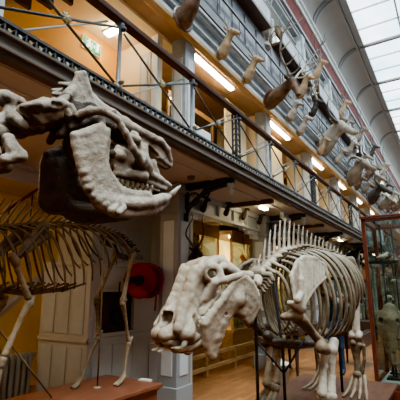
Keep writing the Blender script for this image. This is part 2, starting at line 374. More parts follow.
# lower deck fascia: moulding, dark cresting strip with light studs
b = MB(); b.box(XD-.01, XD+.07, Y0, Y1, 3.135, 3.18); b.box(XD-.02, XD+.10, Y0, Y1, 3.18, 3.21); b.box(XD+.02, XD+.06, Y0, Y1, 3.21, 3.30); b.box(XD+.0, XD+.09, Y0, Y1, 3.30, 3.325)
struct(b.obj('trim_1', 'fascia', bevel=.006))
b = MB(); b.box(XD-.02, XD+.03, Y0, Y1, 3.325, 3.345); b.box(XD-.02, XD+.03, Y0, Y1, 3.43, 3.455); b.box(XD-.01, XD+.0, Y0, Y1, 3.345, 3.43)
y = 0.6
while y < 24:
    b.box(XD-.0, XD+.025, y-.008, y+.008, 3.345, 3.43)
    if y < 12:
        b.tube([(XD+.015, y, 3.35), (XD+.015, y+.03, 3.388), (XD+.015, y, 3.425)], .006, 4); b.tube([(XD+.015, y, 3.35), (XD+.015, y-.03, 3.388), (XD+.015, y, 3.425)], .007, 4)
    y += .085
cr = struct(b.obj('trim_2', 'rail_dark'))
b = MB(); y = .6425
while y < 24:
    b.lathe([(.024, 0), (.024, .006), (.012, .012), (.0, .013)], (XD+.008, y, 3.388), axis=(1, 0, 0), n=6); y += .085
MB.obj(b, 'stud_row', 'stud', cr)
MB().box(-6.4, XD-.03, Y0, Y1, 3.30, 3.42).obj('deck_boards', 'oak', cr)
struct(MB().box(-4.6, -3.72, 5.62, 5.68, 0, 3.1).obj('wall_pier_return', 'panel'))
# beams under the lower deck
b = MB()
for y in KY:
    for q in (0, 1.65):
        if y+q < 4.5: continue
        b.box(-6.3, XD-.12, y+q-.035, y+q+.035, 3.10, 3.18)
struct(b.obj('trim_3', 'beam'))
b = MB().box(-4.85, -4.7, Y0, 4.2, 2.98, 3.18).box(-2.92, -2.84, Y0, Y1, 3.165, 3.18).box(-2.62, -2.59, Y0, Y1, 3.165, 3.18).box(-4.66, -4.6, Y0, 4.2, 3.14, 3.18); struct(b.obj('trim_17', 'soffit', bevel=.004))
# frieze beam between the piers with framed panels
b = MB(); p = MB()
for y in KY[2:]:
    b.box(-3.72, -3.52, y+.17, y+3.13, 2.83, 2.88); b.box(-3.72, -3.52, y+.17, y+3.13, 3.10, 3.18); b.box(-3.66, -3.6, y+.17, y+3.13, 2.88, 3.10)
    for q in range(6): b.box(-3.7, -3.54, y+.17+q*.58, y+.23+q*.58, 2.88, 3.10)
    # arched spandrel below the frieze
    for q in range(12):
        t = (q+.5)/12*2-1; h = .22*abs(t)**3
        if h > .01: b.box(-3.68, -3.58, y+.17+q*2.96/12, y+.17+(q+1)*2.96/12, 2.83-h, 2.83)
struct(b.obj('trim_4', 'paint_pale'))
# upper cornice, blue-white mouldings in steps
b = MB(); b.box(-3.3, -3.17, Y0, Y1, 5.58, 5.66); struct(b.obj('trim_5', 'oak', bevel=.01))
b = MB(); b.box(-3.32, -3.2, Y0, Y1, 5.66, 5.76); b.box(-3.32, -3.25, Y0, Y1, 5.76, 6.12); b.box(-3.32, -3.16, Y0, Y1, 6.12, 6.17); b.box(-3.32, -3.12, Y0, Y1, 6.17, 6.22); b.box(-3.32, -3.19, Y0, Y1, 5.88, 5.91)
struct(b.obj('trim_6', 'paint_blue', bevel=.006))
b = MB(); b.box(-3.34, -3.24, Y0, Y1, 6.22, 6.30); b.box(-3.34, -3.22, Y0, Y1, 6.62, 6.66); struct(b.obj('trim_7', 'rail_iron'))
b = MB(); b.box(-3.36, -3.3, Y0, Y1, 6.30, 7.62)
for y in KY:
    for q in range(5): b.box(-3.3, -3.27, y+.3+q*.6, y+.8+q*.6, 6.75, 7.5)
struct(b.obj('wall_left_parapet', 'paint_lav', bevel=.008))
# the steel beams, red band and white moulding under the cove
b = MB(); b.box(-3.75, -3.45, Y0, Y1, 9.62, 9.74); b.box(-3.6, -3.42, Y0, Y1, 9.74, 9.80); b.box(-3.75, -3.5, Y0, Y1, 9.3, 9.36); struct(b.obj('trim_8', 'rib_grey'))
struct(MB().box(-3.75, -3.42, Y0, Y1, 9.98, 10.72).obj('trim_9', 'red_paint'))
b = MB(); b.box(-3.75, -3.36, Y0, Y1, 9.88, 9.98); struct(b.obj('trim_10', 'paint_grey'))
b = MB(); b.box(-3.75, -3.36, Y0, Y1, 10.72, 10.82); b.box(-3.75, -3.40, Y0, Y1, 10.82, 11.02); b.box(-3.75, -3.33, Y0, Y1, 11.02, 11.12); struct(b.obj('trim_11', 'cove_white', bevel=.01))
# cove ceiling, both sides
def cove(x0, sg):
    vs = []; fs = []; N = 14
    for i in range(N+1):
        a = math.pi/2*i/N; x = x0+sg*1.0*(1-math.cos(a)); z = 11.1+.9*math.sin(a)
        vs += [(x, Y0, z), (x, Y1, z), (x-sg*.001, Y0, z+.06), (x-sg*.001, Y1, z+.06)]
    for i in range(N):
        q = i*4; fs += [(q, q+1, q+5, q+4), (q+2, q+6, q+7, q+3)]
    return MB().add(vs, fs)
cv = cove(-3.4, 1); struct(cv.obj('ceiling', 'cove', smooth=True)); struct(cove(5.2, -1).obj('ceiling_right', 'cove', smooth=True))
SKY_Y = [13.2+3.8*k for k in range(-5, 5)]
b = MB()
for y in SKY_Y:
    pts = [(-3.4+1.0*(1-math.cos(a)), y, 11.1+.9*math.sin(a)-.02) for a in [math.pi/2*i/12 for i in range(13)]]
    b.tube(pts, .075, 6); b.tube([(q[0]+.03, y+.16, q[2]-.0) for q in pts], .03, 5)
    b.box(-2.4, 4.2, y-.05, y+.05, 11.86, 12.0)
struct(b.obj('trim_12', 'rib_grey', smooth=True))
b = MB(); b.box(-2.44, -2.24, Y0, Y1, 11.93, 12.02); b.box(-2.56, -2.5, Y0, Y1, 11.90, 11.98); b.box(4.0, 4.2, Y0, Y1, 11.93, 12.02)
struct(b.obj('trim_13', 'paint_grey'))
b = MB()
for y in SKY_Y:
    for q in (1.27, 2.53): b.box(-2.3, 4.1, y+q-.022, y+q+.022, 11.94, 12.0)
for x in (-.75, .9, 2.55): b.box(x-.03, x+.03, Y0, Y1, 11.93, 12.0)
struct(b.obj('trim_14', 'paint_white'))
struct(MB().box(-2.4, 4.2, Y0, Y1, 12.005, 12.015).obj('skylight_glazing', 'sky_pane'))
# ---------------------------------------------------------------- piers and columns
ORD = ['', '', 'nearest the camera, behind the hippopotamus muzzle', 'second in the row of the lower arcade', 'third in the row of the lower arcade', 'fourth in the row of the lower arcade', 'fifth in the row of the lower arcade', 'sixth in the row of the lower arcade', 'seventh in the row', 'eighth in the row']
for k, y in enumerate(KY):
    if k < 2 or k > 8: continue
    o = ORD[k] or 'out beyond the left edge, carrying the near balcony'
    e = empty('gallery_pier', (-3.565, y, 0), 'square grey pier with white sunk panels, '+o, 'pier', 'piers carrying the lower balcony')
    s = MB().box(-3.73, -3.4, y-.17, y+.17, 0, 3.18).box(-3.76, -3.37, y-.2, y+.2, 0, .28).box(-3.77, -3.36, y-.21, y+.21, 2.72, 2.78).box(-3.78, -3.35, y-.22, y+.22, 3.02, 3.16)
    s.obj('shaft', 'paint_grey', e, bevel=.008)
    for z0, z1 in ((.42, 1.02), (1.16, 2.6)):
        for (a, c, d, f) in ((-3.66, -3.47, y-.182, y-.168), (-3.402, -3.388, y-.10, y+.10)):
            MB().box(a, c, d, f, z0, z1).obj('panel', 'paint_white', e, bevel=.006)
    # scrolled bracket under the balcony
    br = MB(); br.box(-3.4, -2.56, y-.05, y+.05, 3.08, 3.16)
    arc = [(-3.38+.78*(1-math.cos(a)), y, 2.62+.46*math.sin(a)) for a in [math.pi/2*i/10 for i in range(11)]]
    br.tube(arc, .035, 6); br.tube([(-3.36, y, 3.05), (-3.36, y, 2.6)], .03, 6)
    for cx, cz, r in ((-3.24, 2.93, .10), (-3.02, 3.0, .06)):
        br.tube([(cx+r*math.cos(a), y, cz+r*math.sin(a)) for a in [2*math.pi*i/14 for i in range(15)]], .016, 5)
    r1 = br.obj('scroll_bracket', 'rail_iron', e, smooth=True)
    MB().lathe([(.0, -.16), (.03, -.14), (.045, -.10), (.02, -.07), (.05, -.04), (.055, 0), (.03, .03)], (-2.6, y, 3.08)).obj('finial', 'paint_pale', e, smooth=True)
ORD2 = ['', 'just left of the frame', 'beside the cream partition', 'beside the big antlered stag', 'third along the upper gallery', 'fourth along the upper gallery', 'fifth along the upper gallery', 'sixth along the upper gallery', 'seventh along the upper gallery']
for k, y in enumerate(KY):
    if k < 1 or k > 8: continue
    e = empty('gallery_column', (-3.45, y, 3.42), 'pale blue white panelled column '+ORD2[k], 'column', 'columns rising through the upper galleries')
    s = MB().box(-3.59, -3.31, y-.14, y+.14, 3.42, 9.62).box(-3.61, -3.29, y-.16, y+.16, 3.42, 3.6).box(-3.62, -3.2, y-.17, y+.17, 6.2, 6.34)
    s.obj('shaft', 'paint_blue', e, bevel=.008)
    for z0, z1 in ((3.85, 5.3), (6.5, 7.3), (8.2, 9.4)):
        MB().box(-3.53, -3.37, y-.152, y-.139, z0, z1).obj('panel', 'paint_white', e, bevel=.005)
        MB().box(-3.311, -3.298, y-.08, y+.08, z0, z1).obj('panel', 'paint_white', e, bevel=.005)
    c = MB().lathe([(.16, 7.35), (.17, 7.4), (.14, 7.45), (.15, 7.6), (.24, 7.85), (.26, 7.9), (.27, 8.0), (.27, 8.06)], (-3.34, y, 0), n=12)
    for q in range(10):
        a = 2*math.pi*q/10
        c.tube([(-3.34+.14*math.cos(a), y+.14*math.sin(a), 7.5), (-3.34+.20*math.cos(a), y+.20*math.sin(a), 7.66), (-3.34+.29*math.cos(a), y+.29*math.sin(a), 7.8), (-3.34+.27*math.cos(a), y+.27*math.sin(a), 7.72)], [.03, .035, .03, .015], 5)
    c.obj('leafy_capital', 'antler_pale', e, smooth=True)
    t = MB().tube([(-3.3, y, 8.1), (-3.1, y, 8.6), (-3.25, y, 9.2), (-3.42, y, 9.7)], .03, 6); t.obj('stay_rod', 'rib_grey', e, smooth=True)
for k, y in enumerate(KY[3:9]):
    struct(MB().box(-4.05, -3.60, y-.10, y-.02, 3.42, 5.62).obj('wall_cross_%s' % 'abcdef'[k], 'cream'))
b = MB(); b.box(-3.2, -3.16, Y0, Y1, 7.02, 7.07); b.box(-3.26, -3.22, Y0, Y1, 6.42, 6.60)
y = 0.0
while y < 26:
    b.box(-3.2, -3.185, y-.012, y+.012, 6.66, 7.02); y += .825
struct(b.obj('trim_16', 'rail_dark'))
# ---------------------------------------------------------------- lower balcony railing
rail = empty('balcony_railing', (XD, 8, 3.42), 'dark iron balcony railing with crossed tie rods and a mahogany handrail', 'railing')
hr = MB().box(XD-.05, XD+.05, Y0, 24, 4.14, 4.20).box(XD-.035, XD+.035, Y0, 24, 4.20, 4.225); hr.obj('handrail', 'hand_wood', rail, bevel=.012)
PY = [-.1, 1.2, 2.51, 3.78, 5.0]+[5.0+1.27*i for i in range(1, 14)]
for i, y in enumerate(PY):
    big = (i-4) % 3 == 0 and i >= 4
    if big:
        p = MB(); p.box(XD-.06, XD-.035, y-.06, y-.04, 3.42, 4.14); p.box(XD-.06, XD-.035, y+.04, y+.06, 3.42, 4.14); p.box(XD+.0, XD+.03, y-.06, y-.04, 3.42, 4.14); p.box(XD+.0, XD+.03, y+.04, y+.06, 3.42, 4.14)
        for q in range(8):
            z = 3.44+q*.086; p.tube([(XD+.015, y-.05, z), (XD+.015, y+.05, z+.086)], .008, 4); p.tube([(XD+.015, y+.05, z), (XD+.015, y-.05, z+.086)], .008, 4)
            p.tube([(XD-.05, y-.05, z), (XD+.015, y-.05, z+.086)], .008, 4)
        p.obj('lattice_post', 'rail_iron', rail)
    else:
        MB().lathe([(.045, 3.42), (.045, 3.46), (.022, 3.5), (.018, 3.8), (.022, 4.08), (.04, 4.11), (.04, 4.14)], (XD, y, 0), n=10).obj('post', 'post_grey', rail, smooth=True)
    for z in (3.50, 4.06):
        MB().lathe([(.010, -.03), (.022, -.02), (.026, 0), (.022, .02), (.010, .03)], (XD+.045, y, z), axis=(1, 0, 0), n=10).obj('rosette', 'rosette' if z < 3.6 else 'rail_iron', rail, smooth=True)
for y0, y1 in zip(PY[:-1], PY[1:]):
    w = y1-y0; g = .05
    MB().tube([(XD, y0+g, 4.06), (XD, y1-g, 3.49)], .0135, 6).obj('tie_rod', 'rail_dark', rail, smooth=True)
    MB().tube([(XD+.02, y0+g, 3.49), (XD+.02, y1-g, 4.06)], .012, 6).obj('tie_rod', 'rail_iron', rail, smooth=True)
    c = MB(); yc = (y0+y1)/2; zc = 3.775
    for q in range(8):
        a = math.pi*q/4; c.tube([(XD+.03, yc, zc), (XD+.035, yc+.05*math.cos(a), zc+.05*math.sin(a))], [.016, .010], 5)
    c.lathe([(.022, 0), (.022, .02), (.01, .03)], (XD+.02, yc, zc), axis=(1, 0, 0), n=8); c.obj('centre_boss', 'rosette', rail, smooth=True)
    # slim stay behind the railing
    MB().tube([(XD-.35, y0+.1, 3.42), (XD-.04, y0+w*.9, 4.1)], .010, 5).obj('back_stay', 'paint_pale', rail, smooth=True)
# ---------------------------------------------------------------- lights in the galleries
def tube_light(loc, L, wdt, label, grp, axis='y', m='tube'):
    x, y, z = loc; e = empty('fluorescent_light', (x, y, z), label, 'light', grp)
    if axis == 'y': a, c = wdt, L/2
    else: a, c = L/2, wdt
    MB().box(x-a, x+a, y-c, y+c, z-.03, z).obj('housing', 'paint_white', e, bevel=.005)
    MB().box(x-a*.8, x+a*.8, y-c*.97, y+c*.97, z-.075, z-.031).obj('diffuser', m, e, bevel=.015)
tube_light((-4.12, 3.98, 5.60), .36, .06, 'white fluorescent tube light over the orange stairwell', None, 'x', 'tube_cool')
NM = ['in the bay between the cream partition and the stag', 'in the second bay, right of the stag', 'in the third bay', 'in the fourth bay along', 'in the fifth bay along', 'in the sixth bay along']
for i, y in enumerate(KY[2:8]):
    tube_light((-3.46, y+1.05, 5.655), 1.5, .06, 'long warm fluorescent light '+NM[i], None)
tube_light((-4.8, 3.0, 8.19), 1.3, .06, 'warm fluorescent light high in the upper gallery over the near bay', None)
for i in range(1, 6):
    if i in (1, 2, 3): tube_light((-4.2, KY[2]+3.3*i-.5, 8.19), 1.2, .06, 'warm tube light on the topmost gallery ceiling, %s bay' % ('second', 'third', 'fourth')[i-1], None)
def bulk(loc, lab, m='case_lamp'):
    x, y, z = loc; e = empty('bulkhead_light', loc, lab, 'light')
    MB().box(x-.06, x+.06, y-.14, y+.14, z-.03, z).obj('base', 'paint_white', e, bevel=.005)
    MB().box(x-.05, x+.05, y-.13, y+.13, z-.085, z-.03).obj('diffuser', m, e, bevel=.02)
bulk((-2.99, 7.05, 3.18), 'glowing oblong bulkhead light on the soffit under the balcony')
bulk((-5.5, 7.3, 3.18), 'added warm fill light hidden deep under the balcony, above the nearest wall case')  # added fill lamp, out of sight, to brighten the space under the balcony
bulk((-3.0, 13.2, 3.18), 'glowing bulkhead light far along the soffit under the balcony')
bulk((-2.99, 19.5, 3.18), 'glowing bulkhead light at the far end of the soffit')
# emergency twin lamp on the soffit
e = empty('emergency_light', (-2.95, 8.0, 3.18), 'small twin headed emergency lamp on the soffit right of the bulkhead light', 'light')
MB().box(-3.0, -2.9, 7.9, 8.2, 3.05, 3.18).obj('housing', 'paint_pale', e, bevel=.01)
for q in (7.94, 8.14): MB().lathe([(.05, 0), (.055, .04), (.035, .08)], (-2.93, q, 3.03), axis=(1, 0, 0), n=12).obj('lamp_head', 'white_plastic', e, smooth=True)
# smoke detector
e = MB().lathe([(.0, 0), (.055, 0), (.06, -.02), (.035, -.05), (.0, -.05)], (-3.06, 4.62, 3.18)); o = e.obj('smoke_detector', 'beam', smooth=True); tag(o, 'small round smoke detector on the soffit above the skull snout', 'smoke detector')
# exit sign flat on the orange wall
q = onX(91, 46, -4.48); y0_ = onX(82.5, 46, -4.48).y; y1_ = onX(100, 46, -4.48).y
sw = (y1_-y0_)/2; sh = sw*.52; q.y = (y0_+y1_)/2
e = empty('exit_sign', q, 'green emergency exit sign with running figure on the orange wall', 'sign')
MB().box(-4.5, -4.47, q.y-sw-.02, q.y+sw+.02, q.z-sh-.02, q.z+sh+.02).obj('case', 'white_plastic', e, bevel=.004)
MB().box(-4.47, -4.465, q.y-sw, q.y+sw, q.z-sh, q.z+sh).obj('green_face', 'sign_green', e)
m_ = MB(); k_ = sw/.16
def W(a): return (-4.458, q.y+a[0]*k_, q.z+a[1]*k_)
def seg(a, b2, r=.011): m_.tube([W(a), W(b2)], r*k_, 5)
seg((-.07, .0), (-.10, -.03)); seg((-.07, .03), (-.055, -.02), .016); seg((-.055, -.02), (-.02, -.03)); seg((-.02, -.03), (-.02, -.065)); seg((-.06, -.02), (-.085, -.055)); seg((-.085, -.055), (-.115, -.06)); seg((-.06, .03), (-.03, .01)); seg((-.03, .01), (-.005, .025)); seg((-.08, .03), (-.115, .02))
m_.lathe([(.017*k_, -.004), (.017*k_, .004)], W((-.055, .055)), axis=(1, 0, 0), n=10)
seg((.09, -.06), (.09, .06), .030); seg((.0, 0), (.035, 0), .008)
m_.add([W((.033, .022)), W((.053, 0)), W((.033, -.022))], [(0, 1, 2)])
m_.obj('pictogram', 'sign_white', e)
# short dark ceiling joists over the stairwell
for i, (px, py, nm) in enumerate(((8, 8, 'leftmost, at the top left corner'), (30, 10, 'second from the top left corner'), (52, 10, 'third from the top left corner'), (72, 6, 'fourth from the top left corner'), (96, 5, 'fifth from the top left corner'))):
    p = onZ(px, py, 5.25); o = MB().box(p.x-.03, p.x+.03, p.y-.8, p.y, 5.25, 5.6).obj('ceiling_joist', 'dark_wood', bevel=.008)
    tag(o, 'short dark brown ceiling joist over the stairwell, '+nm, 'joist', 'joists over the stairwell')
# timber door posts and glazed screen at the partition
b = MB(); y = 5.08
b.box(-3.72, -3.60, 4.46, 4.50, 3.42, 5.6); struct(b.obj('trim_15', 'paint_white', bevel=.006))
o = empty('sash_panel', (-3.88, 4.48, 3.42), 'pale narrow panelled door leaf beside the near upper column', 'panel')
MB().box(-3.98, -3.76, 4.475, 4.50, 3.42, 5.35).obj('leaf', 'panel', o, bevel=.006); 
for z0, z1 in ((3.7, 4.4), (4.5, 5.25)): MB().box(-3.93, -3.81, 4.46, 4.475, z0, z1).obj('raised_field', 'paint_white', o, bevel=.01)
# ---------------------------------------------------------------- upper gallery display cases on the parapet
CN = ['above the two gazelle heads', 'behind the stag antlers', 'right of the second leafy capital', 'fourth along the parapet', 'fifth along the parapet', 'sixth along the parapet', 'seventh along the parapet']
for i, y in enumerate(KY[2:8]):
    ya, yb = y+.42, y+3.04
    if i == 0: ya = 4.2
    e = empty('parapet_case', (-3.18, (ya+yb)/2, 7.62), 'dark wooden glass fronted display case on the upper parapet, '+CN[i], 'display case', 'cases along the upper parapet')
    MB().box(-3.34, -3.02, ya, yb, 7.64, 7.72).obj('base', 'dark_wood', e, bevel=.01)
    t = MB().box(-3.05, -3.02, ya, yb, 8.10, 8.14).box(-3.34, -3.30, ya, yb, 8.22, 8.26)
    for yy in (ya, (ya+yb)/2, yb-.04): t.box(-3.05, -3.02, yy, yy+.04, 7.72, 8.12).box(-3.34, -3.30, yy, yy+.04, 7.72, 8.24)
    t.obj('frame', 'dark_wood', e)
    MB().add([(-3.03, ya, 7.72), (-3.03, yb, 7.72), (-3.03, yb, 8.12), (-3.03, ya, 8.12), (-3.32, ya, 8.24), (-3.32, yb, 8.24)], [(0, 1, 2, 3), (3, 2, 5, 4)]).obj('pane', 'paint_blue', e)
    MB().box(-3.36, -3.28, yb+.02, yb+.16, 7.6, 8.6).obj('end_board', 'oak', e)
# ---------------------------------------------------------------- first-floor gallery back cases (seen through the railing)
GN = ['first', 'second', 'third', 'fourth', 'fifth']
for i, y in enumerate(KY[2:7]):
    ya, yb = y+.45, y+2.9
    e = empty('gallery_cabinet', (-4.3, (ya+yb)/2, 3.42), 'tall glazed gallery cabinet with pale shelves, %s bay of the first floor' % GN[i], 'cabinet', 'cabinets on the first floor')
    f = MB().box(-4.6, -4.1, ya, yb, 3.42, 3.6).box(-4.6, -4.1, ya, yb, 5.1, 5.2)
    for yy in (ya, ya+.8, ya+1.6, yb-.05): f.box(-4.14, -4.1, yy, yy+.05, 3.6, 5.1)
    f.obj('frame', 'dark_wood' if i % 2 else 'oak', e)
    MB().box(-4.62, -4.6, ya, yb, 3.42, 5.2).obj('back_panel', 'cream', e)
    for z in (4.0, 4.5): MB().box(-4.58, -4.16, ya+.05, yb-.06, z, z+.025).obj('shelf', 'paint_white', e)
    MB().box(-4.12, -4.115, ya+.05, yb-.05, 3.6, 5.1).obj('pane', 'glass', e)
# white information board and warm boards leaning in the first bay
e = empty('information_board', (-3.35, 4.35, 3.42), 'white framed information board standing behind the railing', 'board')
MB().box(-2.9, -2.86, 4.35, 4.85, 3.44, 3.86).obj('board', 'white_plastic', e, bevel=.01); MB().box(-2.93, -2.89, 4.38, 4.41, 3.42, 3.5).box(-2.93, -2.89, 4.79, 4.82, 3.42, 3.5).obj('foot', 'iron', e)
e.location = (-2.9, 4.6, 3.42)
for c in e.children: c.data.transform(Matrix.Translation(V((-3.35, 4.35, 3.42))-V((-2.9, 4.6, 3.42))))
for i, (y, wn) in enumerate(((6.9, 'in the first bay'), (9.2, 'in the second bay'), (12.6, 'in the third bay'), (16.0, 'in the fourth bay'))):
    o = MB().box(-3.75, -3.7, y, y+.95, 3.42, 5.56).obj('plywood_screen', 'cream', bevel=.005); tag(o, 'tall pale yellow screen board behind the railing '+wn, 'screen')
# ================================================================ GROUND FLOOR FURNISHINGS
# panelled booth with window
e = empty('panelled_booth', (-4.7, 4.9, 0), 'cream grey panelled wooden booth with a window, behind the hoofed skeleton hind legs', 'booth')
s = MB(); XB = -4.2
s.box(-5.2, XB, 3.89, 3.95, 0, 1.93); s.box(XB-.05, XB, 3.95, 4.03, 0, 1.93); s.box(XB-.05, XB, 4.76, 5.6, 0, 1.93); s.box(XB-.05, XB, 4.03, 4.76, 0, .96); s.box(XB-.05, XB, 4.03, 4.76, 1.6, 1.93)
s.box(-5.2, XB, 3.89, 5.6, 1.93, 1.97); s.box(-5.2, XB, 5.55, 5.6, 0, 1.93)
s.obj('carcass', 'panel', e, bevel=.004)
MB().box(-5.2, XB+.03, 3.86, 3.89, .90, .95).box(XB, XB+.03, 3.86, 5.6, .90, .95).obj('dado_rail', 'panel', e, bevel=.006)
MB().box(-5.2, XB+.02, 3.87, 3.89, 0, .14).box(XB, XB+.02, 3.87, 5.6, 0, .14).obj('skirting', 'panel', e, bevel=.006)
MB().box(-5.22, XB+.04, 3.85, 5.6, 1.93, 1.985).obj('cornice', 'panel', e, bevel=.006)
tube_light((-4.35, 1.0, 3.17), 1.3, .06, 'added warm fill light on the soffit beyond the left edge of the picture', None, 'y', 'stair_fill')  # added off-frame lamp, warm fill for the area under the balcony
tube_light((-5.4, 1.5, 3.17), 1.3, .06, 'added warm fill light, unseen on the stairwell soffit behind the rhinoceros skull', None, 'y', 'stair_fill')  # added unseen lamp that lights the ochre stair wall
for z0, z1 in ((.2, .84), (1.0, 1.86)):
    for x0 in (-5.12, -4.82, -4.52): MB().box(x0, x0+.24, 3.872, 3.89, z0, z1).obj('sunk_panel', 'paint_pale', e, bevel=.01)
for y0, y1 in ((3.98, 4.3), (4.36, 4.7), (4.78, 5.1), (5.16, 5.5)):
    MB().box(XB, XB+.014, y0, y1, .2, .84).obj('sunk_panel', 'panel', e, bevel=.008)
w = MB().box(XB, XB+.025, 3.99, 4.8, .96, 1.0).box(XB, XB+.025, 3.99, 4.8, 1.56, 1.6).box(XB, XB+.025, 3.99, 4.03, 1.0, 1.56).box(XB, XB+.025, 4.76, 4.8, 1.0, 1.56); wf = w.obj('window_frame', 'panel', e, bevel=.004)
MB().box(XB-.04, XB-.03, 4.03, 4.76, 1.0, 1.56).obj('pane', 'dark_wood', wf)
o = MB().lathe([(.02, 0), (.10, .0), (.105, .02), (.09, .05), (.03, .06)], (XB, 4.43, 1.22), axis=(1, 0, 0), n=24).obj('wall_disc', 'black', smooth=True); tag(o, 'round black disc mounted in the booth window behind the hind legs', 'disc')
# pale boxed-in wall over the booth
s = MB().box(-5.3, -4.55, 4.2, 5.6, 1.985, 3.1); s.box(-4.55, -4.53, 4.25, 5.6, 2.55, 2.6); struct(s.obj('wall_booth_upper', 'panel', bevel=.004))
# stair flight handrail and stringer at far left
e = empty('stair_rail', (-5.2, 2.6, 1.2), 'brown wooden stair handrail rising against the yellow wall', 'handrail')
a = onX(-30, 236, -5.0); c = onX(42, 186, -5.0); MB().tube([a, c], .022, 8).obj('handrail', 'mahogany', e, smooth=True)
for t in (.15, .5, .85):
    p = a.lerp(c, t); MB().tube([p, p-V((0, 0, .9))], .010, 6).obj('baluster', 'dark_wood', e, smooth=True)
e.location = e.location
a = onX(-40, 345, -5.3); c = onX(42, 277, -5.3)
o = MB().tube([a, c], .07, 4, flat=((1, 0, 0), .3)).obj('stair_stringer', 'panel'); tag(o, 'pale sloping stair stringer board behind the hoofed skeleton foreleg', 'stringer')
# radiator
e = empty('column_radiator', (-5.2, 3.5, 0), 'old grey green ribbed radiator under the yellow wall', 'radiator')
for q in range(12):
    y = 2.75+q*.09; MB().box(-5.28, -5.16, y, y+.062, .06, .74).obj('rib', 'radiator', e, bevel=.02)
MB().tube([(-5.22, 2.72, .12), (-5.22, 3.88, .12)], .02, 8).tube([(-5.22, 2.72, .70), (-5.22, 3.88, .70)], .02, 8).obj('pipe', 'radiator', e, smooth=True)
# fire hose reel on the pier, axis along the hall
e = empty('fire_hose_reel', (-3.85, 4.5, 1.45), 'round red fire hose reel with black hub fixed beside the grey pier', 'hose reel')
ry0 = 4.42; cx, cz = -3.80, 1.72; ax = V((.18, -1, 0)).normalized()
def disc(y, r, nm, th=.03):
    MB().lathe([(.03, 0), (r-.03, 0), (r-.006, -.006), (r, .012), (r-.01, th), (.03, th)], V((cx, y, cz)), axis=-ax, n=40).obj(nm, 'red_reel', e, smooth=True, bevel=0)
disc(ry0, .255, 'front_disc'); disc(ry0+.19, .255, 'rear_disc')
MB().lathe([(.11, 0), (.20, .02), (.205, .13), (.11, .15)], V((cx, ry0+.03, cz)), axis=(0, 1, 0), n=28).obj('hose_coil', 'hose', e, smooth=True)
MB().lathe([(.075, 0), (.075, .03), (.045, .05), (.042, .26), (.05, .27), (.05, .33), (.02, .34)], V((cx, ry0, cz)), axis=ax, n=20).obj('hub', 'black', e, smooth=True)
MB().box(cx-.03, -3.7, 4.7, 4.76, cz-.05, cz+.05).box(-3.79, -3.72, 4.62, 4.9, cz-.2, cz+.2).obj('bracket', 'iron', e)
MB().tube([(cx+.2, 4.5, cz-.02), (cx+.235, 4.52, cz-.2), (cx+.20, 4.55, cz-.36), (cx+.19, 4.55, cz-.42)], .014, 8).obj('loose_hose', 'hose', e, smooth=True)
# black hose hanging at the left of the reel
MB().tube([(-4.05, 4.3, 1.7), (-4.06, 4.3, 1.5), (-4.0, 4.3, 1.25), (-4.05, 4.3, 1.1)], .010, 6).obj('hanging_hose', 'black', e, smooth=True)
# plinths
def plinth(name, x0, x1, y0, y1, h, m, label, edge=None):
    e = empty(name, ((x0+x1)/2, (y0+y1)/2, 0), label, 'plinth')
    MB().box(x0+.05, x1-.05, y0+.05, y1-.05, .07, h-.045).obj('body', m, e, bevel=.004)
    MB().box(x0+.02, x1-.02, y0+.02, y1-.02, 0, .09).obj('skirting', m, e, bevel=.008)
    MB().box(x0, x1, y0, y1, h-.045, h).obj('top', m, e, bevel=.01)
    MB().box(x0+.03, x1-.03, y0+.03, y1-.03, h-.075, h-.045).obj('moulding', m, e, bevel=.008)
    return e
plinth('display_plinth', -4.06, -3.12, .9, 4.13, .5, 'plinth', 'polished red mahogany plinth under the hoofed skeleton')
plinth('display_plinth', -2.06, -.80, 2.9, 6.1, .4, 'plinth_dark', 'dark brown wooden plinth under the hippopotamus skeleton')
plinth('display_plinth', -.62, 1.1, 4.2, 5.9, .36, 'plinth', 'reddish wooden plinth corner at the lower right edge')
p = onZ(146, 381, .5); e = MB().box(p.x-.1, p.x+.06, p.y-.03, p.y+.05, .5, .515).obj('exhibit_card', 'paper'); e.rotation_euler = (0, 0, .1); tag(e, 'small cream exhibit label card lying on the red plinth corner', 'card')
# low barrier rail
e = empty('barrier_rail', (-4.15, 8, 0), 'low oak barrier rail running along the wall cases', 'barrier')
for x0, z in ((-4.14, .36), (-4.14, .12)): MB().box(x0-.03, x0+.03, 5.5, 15, z, z+.07).obj('rail', 'oak', e, bevel=.008)
for q in range(9): MB().box(-4.17, -4.10, 5.6+q*1.15, 5.66+q*1.15, 0, .44).obj('post', 'oak', e, bevel=.006)
